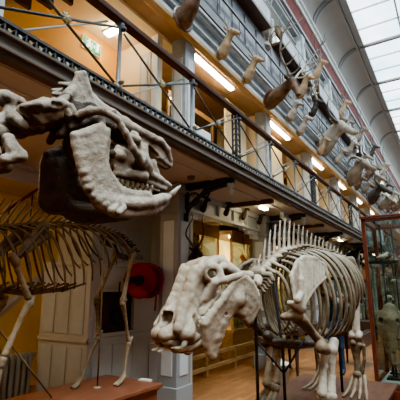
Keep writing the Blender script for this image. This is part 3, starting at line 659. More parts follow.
# tall wall cases under the balcony
CL = ['nearest wall case with green backed pictures, behind the hippopotamus jaw', 'second wall case along, behind the hippopotamus shoulder', 'third wall case along under the balcony', 'fourth wall case along under the balcony', 'fifth wall case along under the balcony', 'sixth wall case along under the balcony']
for i, y in enumerate(KY[2:8]):
    ya, yb = y+.3, y+3.0
    if i == 0: ya = 5.75
    e = empty('wall_case', (-4.9, (ya+yb)/2, 0), 'tall oak framed lit '+CL[i], 'display case')
    MB().box(-5.3, -4.5, ya, yb, 0, .62).box(-5.32, -4.46, ya, yb, .62, .68).obj('cupboard_base', 'oak', e, bevel=.008)
    f = MB().box(-5.3, -4.48, ya, yb, 2.9, 3.0).box(-4.52, -4.48, ya, yb, 2.72, 2.9)
    n_ = 3
    for q in range(n_+1):
        yy = ya+(yb-ya-.06)*q/n_; f.box(-4.54, -4.49, yy, yy+.06, .68, 2.9)
    fr = f.obj('frame', 'oak', e, bevel=.005)
    MB().box(-5.34, -5.3, ya, yb, 0, 3.0).obj('back', 'case_back', e)
    MB().box(-5.28, -4.58, ya+.04, yb-.04, 1.55, 1.575).obj('shelf', 'glass', e)
    MB().box(-4.52, -4.515, ya+.05, yb-.05, .68, 2.9).obj('pane', 'glass', e)
    MB().box(-4.72, -4.62, ya+.3, yb-.3, 2.86, 2.89).obj('strip_lamp', 'cabinet_lamp', e)
rnd = random.Random(3)
# framed pictures, jars in the wall cases
for i, (y, z, w_, h_, lb) in enumerate(((6.6, 2.3, .42, .6, 'left'), (7.2, 2.3, .42, .6, 'middle'), (7.75, 2.3, .38, .6, 'right'))):
    e = empty('framed_plate', (-5.26, y, z), 'pale framed natural history plate in the nearest wall case, %s of three' % lb, 'picture')
    MB().box(-5.3, -5.26, y-w_/2, y+w_/2, z-h_/2, z+h_/2).obj('frame', 'oak', e, bevel=.006)
    MB().box(-5.26, -5.252, y-w_/2+.04, y+w_/2-.04, z-h_/2+.04, z+h_/2-.04).obj('sheet', 'card', e)
def jar(x, y, z, h, r):
    e = empty('specimen_jar', (x, y, z), 'glass specimen jar with a pale preserved animal inside a wall case', 'jar', 'specimen jars in the wall cases')
    MB().lathe([(r*.9, 0), (r, .01), (r, h*.8), (r*.8, h*.88), (r*.8, h*.9)], (x, y, z), n=14).obj('jar_wall', 'glass', e, smooth=True)
    MB().lathe([(r*.85, h*.9), (r*.95, h*.92), (r*.95, h*.97), (r*.3, h)], (x, y, z), n=14).obj('lid', 'black', e, smooth=True)
    MB().tube([(x, y, z+.02), (x+.01, y+.01, z+h*.3), (x-.01, y-.01, z+h*.55), (x, y, z+h*.75)], [r*.3, r*.6, r*.5, r*.15], 8).obj('specimen', 'fur_pale', e, smooth=True)
for i in range(3):
    y = KY[2+i]
    for q in range(8): jar(-4.75-.2*(q % 2), y+.95+q*.26, .68, .26+.08*rnd.random(), .06)
    for q in range(5): jar(-4.8, y+1.0+q*.4, 1.575, .22+.08*rnd.random(), .05)
# low desk cases in the aisle beyond (dark silhouettes) and tall central cases
def tall_case(x0, x1, y0, y1, z1, label, wood='mahogany', z0=.36, shelf=(1.25,), th=.055, gl='case_glass'):
    e = empty('glass_cabinet', ((x0+x1)/2, (y0+y1)/2, 0), label, 'display case')
    MB().box(x0-.03, x1+.03, y0-.03, y1+.03, 0, z0).obj('base', wood, e, bevel=.01)
    f = MB()
    for x in (x0, x1-th):
        for y in (y0, y1-th): f.box(x, x+th, y, y+th, z0, z1)
    for zz in (z0, z1-th):
        f.box(x0, x1, y0, y0+th, zz, zz+th); f.box(x0, x1, y1-th, y1, zz, zz+th); f.box(x0, x0+th, y0, y1, zz, zz+th); f.box(x1-th, x1, y0, y1, zz, zz+th)
    f.box(x0-.02, x1+.02, y0-.02, y0+.0, z1-.0, z1+.03); f.box(x0-.02, x0, y0, y1, z1, z1+.03)
    f.obj('frame', wood, e, bevel=.006)
    MB().box(x0+.02, x1-.02, y0+.018, y0+.024, z0+th, z1-th).obj('front_pane', gl, e)
    MB().box(x0+.018, x0+.024, y0+.02, y1-.02, z0+th, z1-th).obj('side_pane', gl, e)
    MB().box(x1-.024, x1-.018, y0+.02, y1-.02, z0+th, z1-th).obj('side_pane', gl, e)
    MB().box(x0+.02, x1-.02, y1-.024, y1-.018, z0+th, z1-th).obj('rear_pane', gl, e)
    MB().box(x0, x1, y0, y1, z1-.01, z1).obj('top_pane', gl, e)
    for z in shelf: MB().box(x0+.03, x1-.03, y0+.03, y1-.03, z, z+.02).box(x0+.025, x1-.025, y0+.026, y0+.045, z-.012, z+.03).obj('shelf', 'glass' if False else 'rib_grey', e)
    return e
cz_ = tall_case(-1.17, 1.4, 6.6, 7.7, 2.68, 'tall mahogany framed glass cabinet at the right edge', shelf=(), z0=.2)
MB().box(-1.12, 1.35, 6.63, 6.66, 1.975, 2.015).box(-1.12, -1.09, 6.66, 7.6, 1.975, 2.01).obj('shelf_rail', 'black', cz_)
MB().box(-1.1, 1.35, 6.68, 7.6, 2.01, 2.018).obj('glass_shelf', 'case_glass', cz_)
MB().box(-.98, -.955, 7.0, 7.03, .29, 2.6).box(-.70, -.675, 7.3, 7.33, .29, 2.6).box(-.80, -.78, 6.95, 6.98, .29, 2.6).obj('inner_strut', 'rail_dark', cz_)
MB().box(-1.1, 1.3, 6.68, 7.6, .26, .29).obj('display_board', 'paint_white', cz_)
for i, (x, y, h, lb) in enumerate(((-1.0, 7.35, 1.2, 'leftmost'), (-.86, 7.15, 1.45, 'second'), (-.62, 7.4, 1.3, 'third'), (-.42, 7.2, 1.5, 'rightmost'))):
    e = empty('limb_bone', (x, y, .29), 'tall pale limb bone on a small foot inside the right glass cabinet, %s of four' % lb, 'bone', 'limb bones in the right glass cabinet')
    bone('shaft', long_bone(V((x, y, .33)), V((x+.02, y, .29+h)), .022, .05, .055, .01), 'bone_mid', e, 1)
    MB().lathe([(.07, .29), (.07, .31), (.02, .335)], (x, y, 0), n=14).obj('foot', 'dark_wood', e, smooth=True)
tall_case(-1.0, 1.6, 9.2, 10.6, 2.45, 'second glass cabinet standing behind the one at the right edge', shelf=(1.1, 1.7))
tall_case(-3.2, -2.4, 12.0, 14.5, 1.9, 'dark glass cabinet seen beyond the hippopotamus hind leg', 'dark_wood', shelf=(1.1,))
tall_case(-2.5, -1.4, 16.0, 18.6, 2.1, 'dark glass cabinet in the middle distance of the hall', 'dark_wood', shelf=(1.2,))
tall_case(-1.5, .5, 12.4, 14.2, 2.3, 'dark glass cabinet behind the two at the right', 'dark_wood', shelf=(1.0, 1.6))
tall_case(-3.1, -1.0, 23, 24.4, 2.3, 'farthest dark glass cabinet across the end of the hall', 'dark_wood', shelf=(1.0, 1.6))
def table_case(x, y, w_, d_, lb):
    e = empty('table_case', (x, y, 0), lb, 'table case')
    MB().box(x-w_/2, x+w_/2, y-d_/2, y+d_/2, .78, .93).obj('tray', 'dark_wood', e, bevel=.008)
    for sx in (-1, 1):
        for sy in (-1, 1): MB().lathe([(.03, 0), (.02, .05), (.035, .4), (.045, .7), (.05, .78)], (x+sx*(w_/2-.07), y+sy*(d_/2-.07), 0), n=10).obj('leg', 'dark_wood', e, smooth=True)
    MB().box(x-w_/2+.02, x+w_/2-.02, y-d_/2+.02, y+d_/2-.02, .93, .96).obj('glass_top', 'glass', e)
table_case(-2.85, 7.9, .7, 1.3, 'dark wooden table case under the hippopotamus rib cage')
table_case(-1.7, 9.6, 1.3, .6, 'dark wooden table case behind the hippopotamus hind leg')
# bucket with white lid
q = onZ(282, 384, 0)
e = empty('waste_bin', q, 'grey metal bin with white lid standing behind the hippopotamus forelegs', 'bin')
MB().lathe([(.105, 0), (.115, .01), (.13, .30), (.135, .31)], q, n=28).obj('drum', 'zinc', e, smooth=True)
MB().lathe([(.14, .31), (.14, .335), (.12, .355), (.05, .365), (.03, .40), (.0, .405)], q, n=28).obj('lid', 'white_plastic', e, smooth=True)
# hanging fox-coloured specimen in the nearest wall case
e = empty('stuffed_fox', (-4.3, 8.1, 2.2), 'orange brown stuffed animal leaping above the hippopotamus neck', 'animal')
c = onX(247, 268, -4.3)
s = SDF(.012, .03); s.chain([(c+V((0, -.25, .25)), .035), (c+V((0, -.1, .14)), .075), (c+V((0, .05, 0)), .09), (c+V((0, .16, -.18)), .08)])
s.chain([(c+V((0, -.25, .25)), .06), (c+V((.04, -.36, .27)), .03)]); s.chain([(c+V((0, -.1, .12)), .03), (c+V((.08, -.2, 0)), .02)]); s.chain([(c+V((0, .15, -.18)), .045), (c+V((.06, .06, -.34)), .02), (c+V((.08, .0, -.40)), .018)])
s.chain([(c+V((0, -.22, .28)), .02), (c+V((0, -.22, .36)), .008)]); s.chain([(c+V((-.05, .17, -.16)), .045), (c+V((-.06, .22, -.36)), .02)])
s.chain([(c+V((0, .18, -.18)), .03), (c+V((0, .34, -.3)), .05), (c+V((0, .44, -.42)), .02)])
e.location = c; WL[e] = c.copy(); bone('body', s, 'fur_fox', e)
MB().tube([c+V((0, -.05, .1)), c+V((-.1, -.05, .95))], .006, 5).obj('hanging_wire', 'iron', e)
# ---------------------------------------------------------------- visitor
fp = onZ(344, 374, 0)
e = empty('person', fp, 'person in dark teal top and blue jeans standing beyond the hippopotamus ribs', 'person')
def PB(x, y, z): return fp+V((x, y, z))
# local axes: x to the camera's right
s = SDF(.014, .03)
for sg in (-1, 1):
    s.chain([(PB(-.12+sg*.09, 0, .92), .10), (PB(-.12+sg*.10, -.02, .50), .065), (PB(-.12+sg*.11, .02, .12), .042), (PB(-.12+sg*.11, .02, .07), .04)])
    s.chain([(PB(-.12+sg*.11, .03, .045), .04), (PB(-.12+sg*.13, -.14, .03), .03)])
s.chain([(PB(-.12, 0, .95), .13), (PB(-.12, 0, 1.15), .125), (PB(-.12, 0, 1.38), .14)], flat=((0, 1, 0), 1.3))
s.chain([(PB(-.12, 0, 1.42), .07), (PB(-.12, -.01, 1.52), .05), (PB(-.12, -.01, 1.60), .06)])
s.chain([(PB(-.12, -.01, 1.62), .085), (PB(-.12, -.02, 1.68), .09)]); s.ball(PB(-.12, -.10, 1.62), .018)
for sg in (-1, 1):
    s.chain([(PB(-.12+sg*.17, 0, 1.40), .055), (PB(-.12+sg*.23, .0, 1.12), .042), (PB(-.12+sg*.22, -.10, .88), .03)])
    h = PB(-.12+sg*.22, -.11, .85); s.ball(h, .035)
body = bone('body', s, 'skin', e, 1)
me = body.data; 
for nm in ('jeans', 'jumper', 'shoe', 'hair'): me.materials.append(M[nm])
for p in me.polygons:
    z = p.center.z; x = p.center.x+.12; y = p.center.y
    if z < .07: p.material_index = 3
    elif z < .97 and abs(x) < .19: p.material_index = 1
    elif z > .9 and z < 1.49: p.material_index = 2
    elif z > 1.60 and (y > -.03 or z > 1.71): p.material_index = 4
for sg in (-1, 1):
    h = PB(-.12+sg*.22, -.12, .84)
    for q in range(4): MB().tube([h+V((-.03*sg+.0, -.02+q*.016, 0)), h+V((-.03*sg, -.025+q*.016, -.045)), h+V((-.02*sg, -.03+q*.016, -.075-.005*(q % 2)))], [.010, .009, .006], 6).obj('finger', 'skin', e, smooth=True)
    MB().tube([h+V((0, -.03, .01)), h+V((0, -.055, -.02)), h+V((0, -.055, -.045))], [.012, .010, .007], 6).obj('thumb', 'skin', e, smooth=True)
# ================================================================ SKELETONS
def tooth_obj(p, r, h, parent, m='tooth', d=V((0, 0, -1)), ax=V((1, 0, 0))):
    s = MB(); s.tube([p, p+d*h*.5, p+d*h], [r*.8, r, r*.55], 7); s.tube([p+ax*r*.5+d*h*.6, p+ax*r*.5+d*h*1.12], [r*.5, r*.25], 6); s.tube([p-ax*r*.5+d*h*.6, p-ax*r*.5+d*h*1.1], [r*.5, r*.25], 6)
    return s.obj('tooth', m, parent, smooth=True)
# ---------------------------------------------------------------- RHINOCEROS (head and neck at upper left)
az = math.radians(17); Fd = V((math.sin(az), math.cos(az), 0))
n0 = atd(100, 160, 1.72); S0 = V((Fd.y, -Fd.x, 0)); RF = Frame(n0-S0*.15, Fd)
RX = RF.S
rz = empty('rhinoceros_skeleton', (RF.L(-.9, 0, 0).x, RF.L(-.9, 0, 0).y, 0), 'large weathered rhinoceros skull and neck bones looming at the upper left', 'skeleton')
u = .0046
def fill(s, poly, t, r, step=2.5, fx=1.7, mir=True, gap=0):
    """bony sheet: fills a sight polygon on the plane t (number or function of x,y) and its mirror"""
    tf = t if callable(t) else (lambda x, y: t)
    xs = [p[0] for p in poly]; ys = [p[1] for p in poly]; x = min(xs)
    E = list(zip(poly, poly[1:]+poly[:1]))
    def put(a, b, ra, fl):
        s.cap(a, b, ra, ra, flat=fl)
        if mir: s.cap(s.fr.mir(a), s.fr.mir(b), ra, ra, flat=fl)
    while x <= max(xs):
        y = min(ys); run = None
        while y <= max(ys)+step:
            c_ = False
            for (x1, y1), (x2, y2) in E:
                if (y1 > y) != (y2 > y) and x < (x2-x1)*(y-y1)/(y2-y1)+x1: c_ = not c_
            if c_ and run is None: run = y
            if run is not None and (not c_ or y-run > 3*step):
                q = y if c_ else y-step
                put(s.fr.P(x, run, tf(x, run)), s.fr.P(x, q+.01, tf(x, q)), r*s.u, (s.fr.S, fx)); run = y if c_ else None
            y += step
        x += step
    for (x1, y1), (x2, y2) in E: put(s.fr.P(x1, y1, tf(x1, y1)), s.fr.P(x2, y2, tf(x2, y2)), r*s.u/fx, None)
def ch(s, pts, mir=True, **kw):
    if not kw.get('sub'): pts = [(a, b, t, r*.9) for a, b, t, r in pts]
    """pts: (px,py,t,r px); mirrored about the plane of symmetry"""
    fr = s.fr; uu = s.u
    w = [(fr.P(a, b, t), r*uu) for a, b, t, r in pts]; s.chain(w, **kw)
    if mir and any(abs(q[2]) > 1e-6 for q in pts): s.chain([(fr.mir(p), r) for p, r in w], **kw)
    return s
def new(fr, uu, vs=.006, k=.012, noise=.0, nf=60):
    s = SDF(vs, k, noise, nf); s.fr = fr; s.u = uu; return s
s = new(RF, u, .0052, .009, .0018, 48)
fill(s, [(78, 74), (84, 73), (89, 92), (97, 108), (110, 114), (122, 124), (112, 126), (96, 118), (82, 124), (70, 128), (66, 114), (72, 98)], .07, 4)
fill(s, [(118, 148), (132, 154), (140, 146), (150, 150), (154, 164), (158, 176), (168, 186), (164, 189), (150, 183), (132, 178), (118, 174)], lambda x, y: .085-.0012*(x-118), 4)
fill(s, [(132, 130), (146, 138), (160, 144), (168, 155), (170, 166), (166, 163), (158, 156), (148, 152), (138, 150)], lambda x, y: .07-.0013*(x-132), 3.6)
ch(s, [(60, 84, .04, 2.5), (72, 86, .03, 4), (80, 90, .02, 5)]); ch(s, [(54, 94, .05, 2.5), (66, 96, .05, 4), (76, 100, .04, 5)])
ch(s, [(92, 120, .05, 10), (86, 98, .04, 8), (82, 84, .03, 5.5), (80, 75, .02, 4)])              # occipital crest
ch(s, [(80, 80, .03, 4), (70, 92, .07, 5), (60, 104, .09, 6), (66, 116, .07, 8)], flat=(RX, 1.0))  # rough nuchal slope
ch(s, [(72, 88, .0, 6), (60, 98, .0, 8), (64, 114, .0, 9)], mir=False)
ch(s, [(84, 90, .02, 6), (97, 107, .04, 8), (112, 116, .06, 8), (124, 124, .07, 8), (138, 132, .06, 7)])   # skull roof
ch(s, [(138, 132, .05, 7), (150, 138, .045, 6.5), (160, 142, .04, 5.5), (167, 150, .035, 4.5), (170, 160, .025, 3), (171, 167, .012, 2)])  # nasal hook
ch(s, [(150, 139, .0, 6), (162, 146, .0, 4.5), (168, 154, .0, 3)], mir=False)
ch(s, [(86, 112, .0, 15), (108, 122, .0, 13), (128, 134, .0, 11)], mir=False)                    # braincase
ch(s, [(80, 116, .10, 5.5), (90, 111, .14, 5), (103, 111, .17, 4.5), (117, 119, .18, 4), (126, 133, .175, 4), (133, 148, .16, 4.5), (141, 161, .12, 5.5)], flat=(RX, 1.3)) # zygomatic arch
ch(s, [(141, 158, .10, 7), (138, 148, .09, 5), (134, 136, .09, 6)])                              # front of orbit
ch(s, [(128, 137, .13, 5), (137, 140, .12, 5)])
ch(s, [(142, 150, .05, 9), (141, 166, .06, 9), (149, 174, .055, 6), (160, 180, .035, 4.5), (170, 186, .025, 3)]) # maxilla and premaxilla
ch(s, [(116, 174, .075, 4.5), (130, 175, .08, 6), (143, 176, .07, 7)])                           # alveolar ledge
ch(s, [(112, 154, .06, 5), (120, 156, .09, 7.5)]); ch(s, [(122, 162, .05, 9), (138, 162, .07, 11), (146, 168, .06, 9)]); ch(s, [(134, 140, .10, 5), (142, 152, .09, 6), (146, 164, .075, 7)])                              # palatine
ch(s, [(150, 153, .055, 8), (157, 156, .05, 4)], sub=True, k=.006)
ch(s, [(124, 142, .14, 5.5), (126, 148, .12, 4)], sub=True, k=.006)
ch(s, [(152, 150, .12, 6), (160, 160, .12, 5.5), (163, 170, .12, 3)], sub=True, k=.008)
skull = bone('skull', s, 'bone_rhino', rz, 1)
s = new(RF, u, .0052, .010, .0009, 38)
fill(s, [(74, 136), (86, 134), (99, 127), (106, 132), (104, 142), (102, 156), (108, 174), (118, 189), (134, 196), (154, 200), (166, 202), (158, 209), (134, 214), (112, 212), (98, 204), (88, 186), (80, 160)], lambda x, y: .155 if x < 105 else .155-.0024*(x-105), 5.5)
ch(s, [(102, 122, .15, 4), (98, 132, .15, 5)])
ch(s, [(76, 137, .155, 3.5), (82, 156, .158, 3.2), (88, 178, .158, 3.5), (97, 198, .155, 4)])
s.chain([(RF.mir(RF.P(84, 150, .16)), .07), (RF.mir(RF.P(84, 186, .16)), .075), (RF.mir(RF.P(98, 196, .15)), .05)], flat=(RX, 2.2))
ch(s, [(108, 130, .14, 3.4), (107, 142, .14, 4), (104, 158, .145, 6)], flat=(RX, 2.0))             # coronoid
ch(s, [(100, 198, .14, 9), (116, 203, .12, 9), (134, 204, .09, 8.5), (150, 203, .055, 8), (162, 199, .03, 7), (169, 196, .018, 5)])
ch(s, [(112, 188, .10, 4.5), (130, 194, .085, 5), (148, 195, .06, 5)])
rr = random.Random(5)
for (x_, y_) in ((84, 172), (86, 180), (89, 188), (93, 195), (98, 201), (104, 206), (111, 210), (119, 212)): ch(s, [(x_+rr.uniform(-1, 1), y_+rr.uniform(-1, 1), .165, 3.2+rr.random()*1.4), (x_+4, y_-4, .15, 4)])
ch(s, [(96, 136, .21, 4), (94, 150, .215, 5), (98, 164, .21, 3)], sub=True, k=.02); ch(s, [(97, 122, .15, 2.2), (97.5, 127, .15, 2)], sub=True, k=.006)
ch(s, [(160, 199, .0, 7), (168, 197, .0, 5)], mir=False)
ch(s, [(99, 200, .145, 4), (93, 198, .15, 3), (88, 186, .155, 3)], flat=(RX, 1.6))
ch(s, [(98, 128, .20, 4), (92, 140, .20, 4)], sub=True, k=.01)
jaw = bone('lower_jaw', s, 'bone_jaw', rz, 1)
for sg in (1, -1):
    for i in range(8):
        t = i/7; a = RF.P(117+t*35, 178.5+t*6.5, .085-.03*t)
        if sg < 0: a = RF.mir(a)
        tooth_obj(a, .013-.004*t, .030, skull, d=V((0, 0, -1)), ax=Fd)
        a = RF.P(114+t*36, 190+t*5, .09-.035*t)
        if sg < 0: a = RF.mir(a)
        tooth_obj(a, .012-.003*t, .026, jaw, d=V((0, 0, 1)), ax=Fd)
    a = [RF.P(167, 197, .022*sg), RF.P(174, 192, .028*sg), RF.P(178, 188, .032*sg), RF.P(180.5, 185.5, .034*sg)]
    MB().tube(a, [.012, .014, .009, .002], 8).obj('incisor', 'ivory', jaw, smooth=True)
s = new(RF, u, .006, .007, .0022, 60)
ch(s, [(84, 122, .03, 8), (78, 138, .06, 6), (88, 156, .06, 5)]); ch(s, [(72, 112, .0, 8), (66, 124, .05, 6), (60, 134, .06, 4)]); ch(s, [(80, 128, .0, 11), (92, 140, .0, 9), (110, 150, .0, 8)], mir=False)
bone('skull_base', s, 'bone_shade', rz, 1)
def paint_shade(o, test, m2='bone_shade'):  # paints shadow onto chosen faces with a second, darker material
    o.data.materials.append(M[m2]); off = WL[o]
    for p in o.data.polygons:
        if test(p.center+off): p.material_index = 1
paint_shade(jaw, lambda c: (c-RF.O).dot(RX) < .02+.02*math.sin(c.z*40))  # far half of the jaw coloured as if in shadow
paint_shade(skull, lambda c: (c-RF.O).dot(RX) < .10 and c.z < RF.P(90, 112, 0).z+.01*math.sin(c.y*50) and (c-RF.O).dot(Fd) < .10)  # shadow under the rear of the skull, painted as dark bone
s = new(RF, u*1.15, .006, .014, .003, 60)
# atlas
ch(s, [(66, 112, .05, 10), (46, 112, .06, 12), (28, 114, .06, 10)])
ch(s, [(68, 116, .0, 9), (54, 116, .0, 10), (44, 117, .0, 9)], mir=False)
ch(s, [(66, 104, .09, 4.5), (54, 104, .13, 6), (38, 106, .15, 6), (24, 108, .14, 4.5)], flat=(V((0, 0, 1)), 1.4))
ch(s, [(26, 110, .13, 4), (36, 119, .10, 5), (48, 118, .06, 6)]); ch(s, [(62, 106, .14, 2.4), (54, 104, .16, 2.2)], sub=True, k=.005)
bone('atlas_vertebra', s, 'bone_rhino', rz, 1)
s = new(RF, u*1.1, .006, .014, .003, 60)
ch(s, [(34, 124, .0, 10), (14, 124, .0, 11), (-2, 126, .0, 11)], mir=False)
ch(s, [(20, 102, .0, 5), (6, 98, .0, 7), (-8, 98, .0, 7)], mir=False); ch(s, [(10, 112, .0, 7), (10, 100, .0, 5)], mir=False)
ch(s, [(8, 140, .06, 6), (14, 150, .09, 6), (22, 156, .10, 4.5), (4, 160, .10, 5)]); ch(s, [(14, 118, .06, 6), (24, 126, .09, 4)])
bone('axis_vertebra', s, 'bone_rhino', rz, 1)
for i in range(3):
    c = RF.L(0, 0, 0); base = RF.P(-18-i*0, 130, 0)-Fd*(.13*i)+V((0, 0, -.035*i))
    s = SDF(.008, .015, .0015, 55)
    s.chain([(base-Fd*.05, .05), (base+Fd*.05, .055)]); s.chain([(base+V((0, 0, .05)), .03), (base+V((0, 0, .15))-Fd*.03, .018)])
    for sg in (1, -1): s.chain([(base+RX*.04*sg, .035), (base+RX*.11*sg-V((0, 0, .04)), .022), (base+RX*.13*sg-V((0, 0, .12))+Fd*.03, .02)])
    bone('neck_vertebra', s, 'bone_rhino', rz, 1)
bp = RF.P(-18, 130, 0)-Fd*.2
MB().tube([V((bp.x, bp.y, 0)), V((bp.x, bp.y, bp.z-.05)), RF.P(30, 124, 0), RF.P(84, 118, 0)], .014, 8).lathe([(.16, 0), (.16, .02), (.03, .04)], (bp.x, bp.y, 0), n=20).obj('support_iron', 'iron', rz, smooth=True)
# ---------------------------------------------------------------- HIPPOPOTAMUS
A0 = V((-1.53, 4.20, 0)); HB = Frame(A0, V((.20, .98, 0)))     # F points to the tail
HS = HB.S; HFwd = HB.F
hp = empty('hippopotamus_skeleton', (-1.5, 4.6, .4), 'pale hippopotamus skeleton with light skull lowered towards the camera, on dark plinth', 'skeleton')
SF = Frame(atd(205, 262, 2.95), V((-.33, -.94, 0))); SX = SF.S
u = .0072
s = new(SF, u, .006, .010, .0012, 42)
fill(s, [(203, 268), (213, 284), (208, 294), (203, 306), (199, 320), (197, 336), (188, 340), (179, 328), (181, 314), (190, 296)], lambda x, y: .12-.05*math.sin(math.pi*min(1, max(0, (y-270)/55))), 6)
ch(s, [(254, 282, .0, 8), (240, 278, .0, 8), (228, 270, .0, 9), (216, 264, .0, 10), (207, 268, .0, 12)], mir=False)
ch(s, [(257, 280, .06, 7), (256, 284, .09, 6)])                                                   # condyles, occiput
ch(s, [(250, 279, .0, 6), (252, 281, .10, 5)])
ch(s, [(222, 261, .0, 6), (215, 261, .06, 6), (209, 265, .11, 6)])                                # brow to orbit
ring = []
for i in range(13):
    a = 2*math.pi*i/12; ring.append((213+5.8*math.cos(a), 273.5+5.6*math.sin(a), .155+.012*math.cos(a), 3.4))
ch(s, ring)
ch(s, [(208, 276, .12, 8), (203, 272, .08, 9), (205, 268, .03, 11)])
ch(s, [(213, 273, .22, 3.6), (211, 274, .12, 5)], sub=True, k=.008)
ch(s, [(219, 268, .12, 4), (223, 267, .07, 6)])
ch(s, [(208, 266, .14, 5), (214, 266, .155, 4), (219, 270, .165, 4), (221, 276, .18, 4)])
ch(s, [(206, 272, .0, 15), (198, 288, .0, 12), (190, 303, .0, 11), (181, 318, .0, 12)], mir=False) # snout bridge
fill(s, [(196, 272), (208, 280), (204, 292), (198, 306), (194, 320), (190, 332), (176, 330), (180, 316), (188, 298)], .062, 9, step=3, fx=1.3)
ch(s, [(176, 329, .0, 9), (184, 330, .06, 9)])
ch(s, [(206, 276, .045, 12), (198, 290, .04, 11), (190, 305, .045, 11), (183, 320, .05, 11)])
ch(s, [(204, 280, .07, 8), (199, 294, .05, 8), (191, 308, .06, 8), (186, 320, .08, 9)])
ch(s, [(216, 282, .17, 4.5), (226, 280, .205, 4), (235, 277, .22, 3.8), (243, 275, .20, 4.5), (250, 276, .14, 6)], flat=(SX, 1.3)) # zygomatic
ch(s, [(214, 283, .16, 5.5), (209, 292, .12, 7), (202, 302, .09, 8)])
ch(s, [(202, 312, .12, 4.5), (210, 303, .125, 4.5), (218, 294, .12, 4)])                              # alveolus
ch(s, [(188, 323, .09, 10), (186, 333, .115, 9.5), (190, 339, .11, 6)])                             # canine bulb
ch(s, [(178, 324, .04, 9), (172, 332, .05, 9), (166, 335, .045, 8)])
ch(s, [(168, 321, .025, 3.5), (174, 312, .035, 5), (184, 306, .045, 7)])
ch(s, [(172, 318, .0, 6.5), (163, 322, .0, 6.5)], mir=False, sub=True, k=.008)
ch(s, [(172, 317, .03, 5.5), (163, 320, .03, 5.5)], sub=True, k=.008)
ch(s, [(206, 304, .16, 4), (197, 318, .15, 4), (200, 328, .15, 5)], sub=True, k=.012)
hs = bone('skull', s, 'bone_light', hp, 3)
s = new(SF, u, .006, .012, .0008, 34)
fill(s, [(233, 282), (243, 277), (251, 283), (257, 296), (257, 308), (251, 319), (247, 322), (243, 314), (234, 309), (227, 317), (222, 330), (217, 344), (213, 356), (209, 352), (206, 338), (205, 324), (213, 312), (223, 300), (229, 290)], lambda x, y: .205-.0012*max(0, y-300), 5)
ch(s, [(246, 279, .18, 5), (240, 286, .19, 4)]); ch(s, [(219, 322, .165, 7), (213, 338, .145, 6)])
ch(s, [(240, 290, .205, 7), (238, 299, .215, 9), (226, 312, .185, 6)], flat=(SX, 1.8))
ch(s, [(250, 285, .195, 3), (254, 298, .20, 4)])
ch(s, [(214, 336, .14, 8), (204, 340, .12, 6), (192, 345, .09, 6), (182, 347, .05, 6), (176, 347, .0, 6)])
ch(s, [(168, 341, .05, 6), (176, 345, .04, 7)]); ch(s, [(226, 314, .215, 1.4), (226.5, 314.5, .15, 1.4)], sub=True, k=.003)
hj = bone('lower_jaw', s, 'bone_light', hp, 1)
for sg in (1, -1):
    for i in range(7):
        t = i/6; a = SF.P(199+t*20, 320-t*21, .145)
        if sg < 0: a = SF.mir(a)
        tooth_obj(a, .019, .045, hs, m='ivory' if i % 2 else 'tooth', d=(V((0, 0, -1))+SX*.3*sg).normalized(), ax=SF.F)
    def MP(p): return p if sg > 0 else SF.mir(p)
    MB().tube([MP(SF.P(198, 342, .10)), MP(SF.P(190, 347, .115)), MP(SF.P(180, 349, .12)), MP(SF.P(171, 348, .125))], [.028, .024, .018, .004], 9).obj('canine_tusk', 'tooth', hj, smooth=True)
    MB().tube([MP(SF.P(178, 346, .025)), MP(SF.P(168, 349, .03)), MP(SF.P(158, 351.5, .035))], [.02, .016, .006], 9).obj('incisor', 'ivory', hj, smooth=True)
    MB().tube([MP(SF.P(186, 336, .13)), MP(SF.P(184, 345, .14)), MP(SF.P(181, 349, .14))], [.024, .018, .006], 8).obj('canine_tusk', 'ivory', hs, smooth=True)
    MB().tube([MP(SF.P(166, 338, .03)), MP(SF.P(165, 346, .032))], [.014, .006], 8).obj('incisor', 'tooth', hs, smooth=True)
# spine
def zc(f):
    pts = [(-.75, 1.60), (-.6, 1.68), (-.35, 1.84), (-.1, 1.97), (.3, 2.05), (.8, 2.02), (1.3, 1.94), (1.6, 1.80), (1.8, 1.6)]
    for (a, b), (c, d) in zip(pts[:-1], pts[1:]):
        if f <= c: return b+(d-b)*(f-a)/(c-a)
    return pts[-1][1]
def spl(f):
    pts = [(-.75, .06), (-.55, .16), (-.40, .30), (-.1, .33), (.2, .24), (.6, .15), (1.2, .12), (1.8, .04)]
    for (a, b), (c, d) in zip(pts[:-1], pts[1:]):
        if f <= c: return b+(d-b)*(f-a)/(c-a)
    return pts[-1][1]
f = -.74
while f < 1.5:
    dz = (zc(f+.03)-zc(f-.03))/.06; dr = (HFwd+V((0, 0, dz))).normalized(); c = HB.L(f, 0, zc(f)); s = SDF(.009, .014)
    s.chain([(c-dr*.028, .042), (c+dr*.028, .045)])
    s.chain([(c+V((0, 0, .035)), .024), (c+V((0, 0, .06+spl(f)*.5))+HFwd*.02, .015), (c+V((0, 0, .05+spl(f)))+HFwd*.05, .012)], flat=(HS, 1.5))
    w = .13 if f < -.3 else (.09 if f < .75 else .15)
    for sg in (1, -1): s.chain([(c+HS*.03*sg+V((0, 0, .03)), .024), (c+HS*w*sg+V((0, 0, .035 if f > -.3 else -.02)), .016)])
    o = bone('vertebra', s, 'bone_white' if f < .1 else 'bone_mid', hp, 1); f += .098
# neck to skull
a = SF.P(256, 272, 0); b_ = HB.L(-.74, 0, zc(-.74)); nn = max(2, int((a-b_).length/.1))
for i in range(1, nn+1):
    c = b_.lerp(a, i/(nn+.6)); dr = (a-b_).normalized(); s = SDF(.009, .014); s.chain([(c-dr*.03, .045), (c+dr*.03, .05)])
    q = dr.cross(V((0, 0, 1))).normalized()
    for sg in (1, -1): s.chain([(c, .03), (c+q*.13*sg-dr*.02, .022), (c+q*.15*sg+V((0, 0, -.05)), .02)])
    s.chain([(c, .03), (c+V((0, 0, .10)), .016)]); bone('neck_vertebra', s, 'bone_mid', hp, 1)
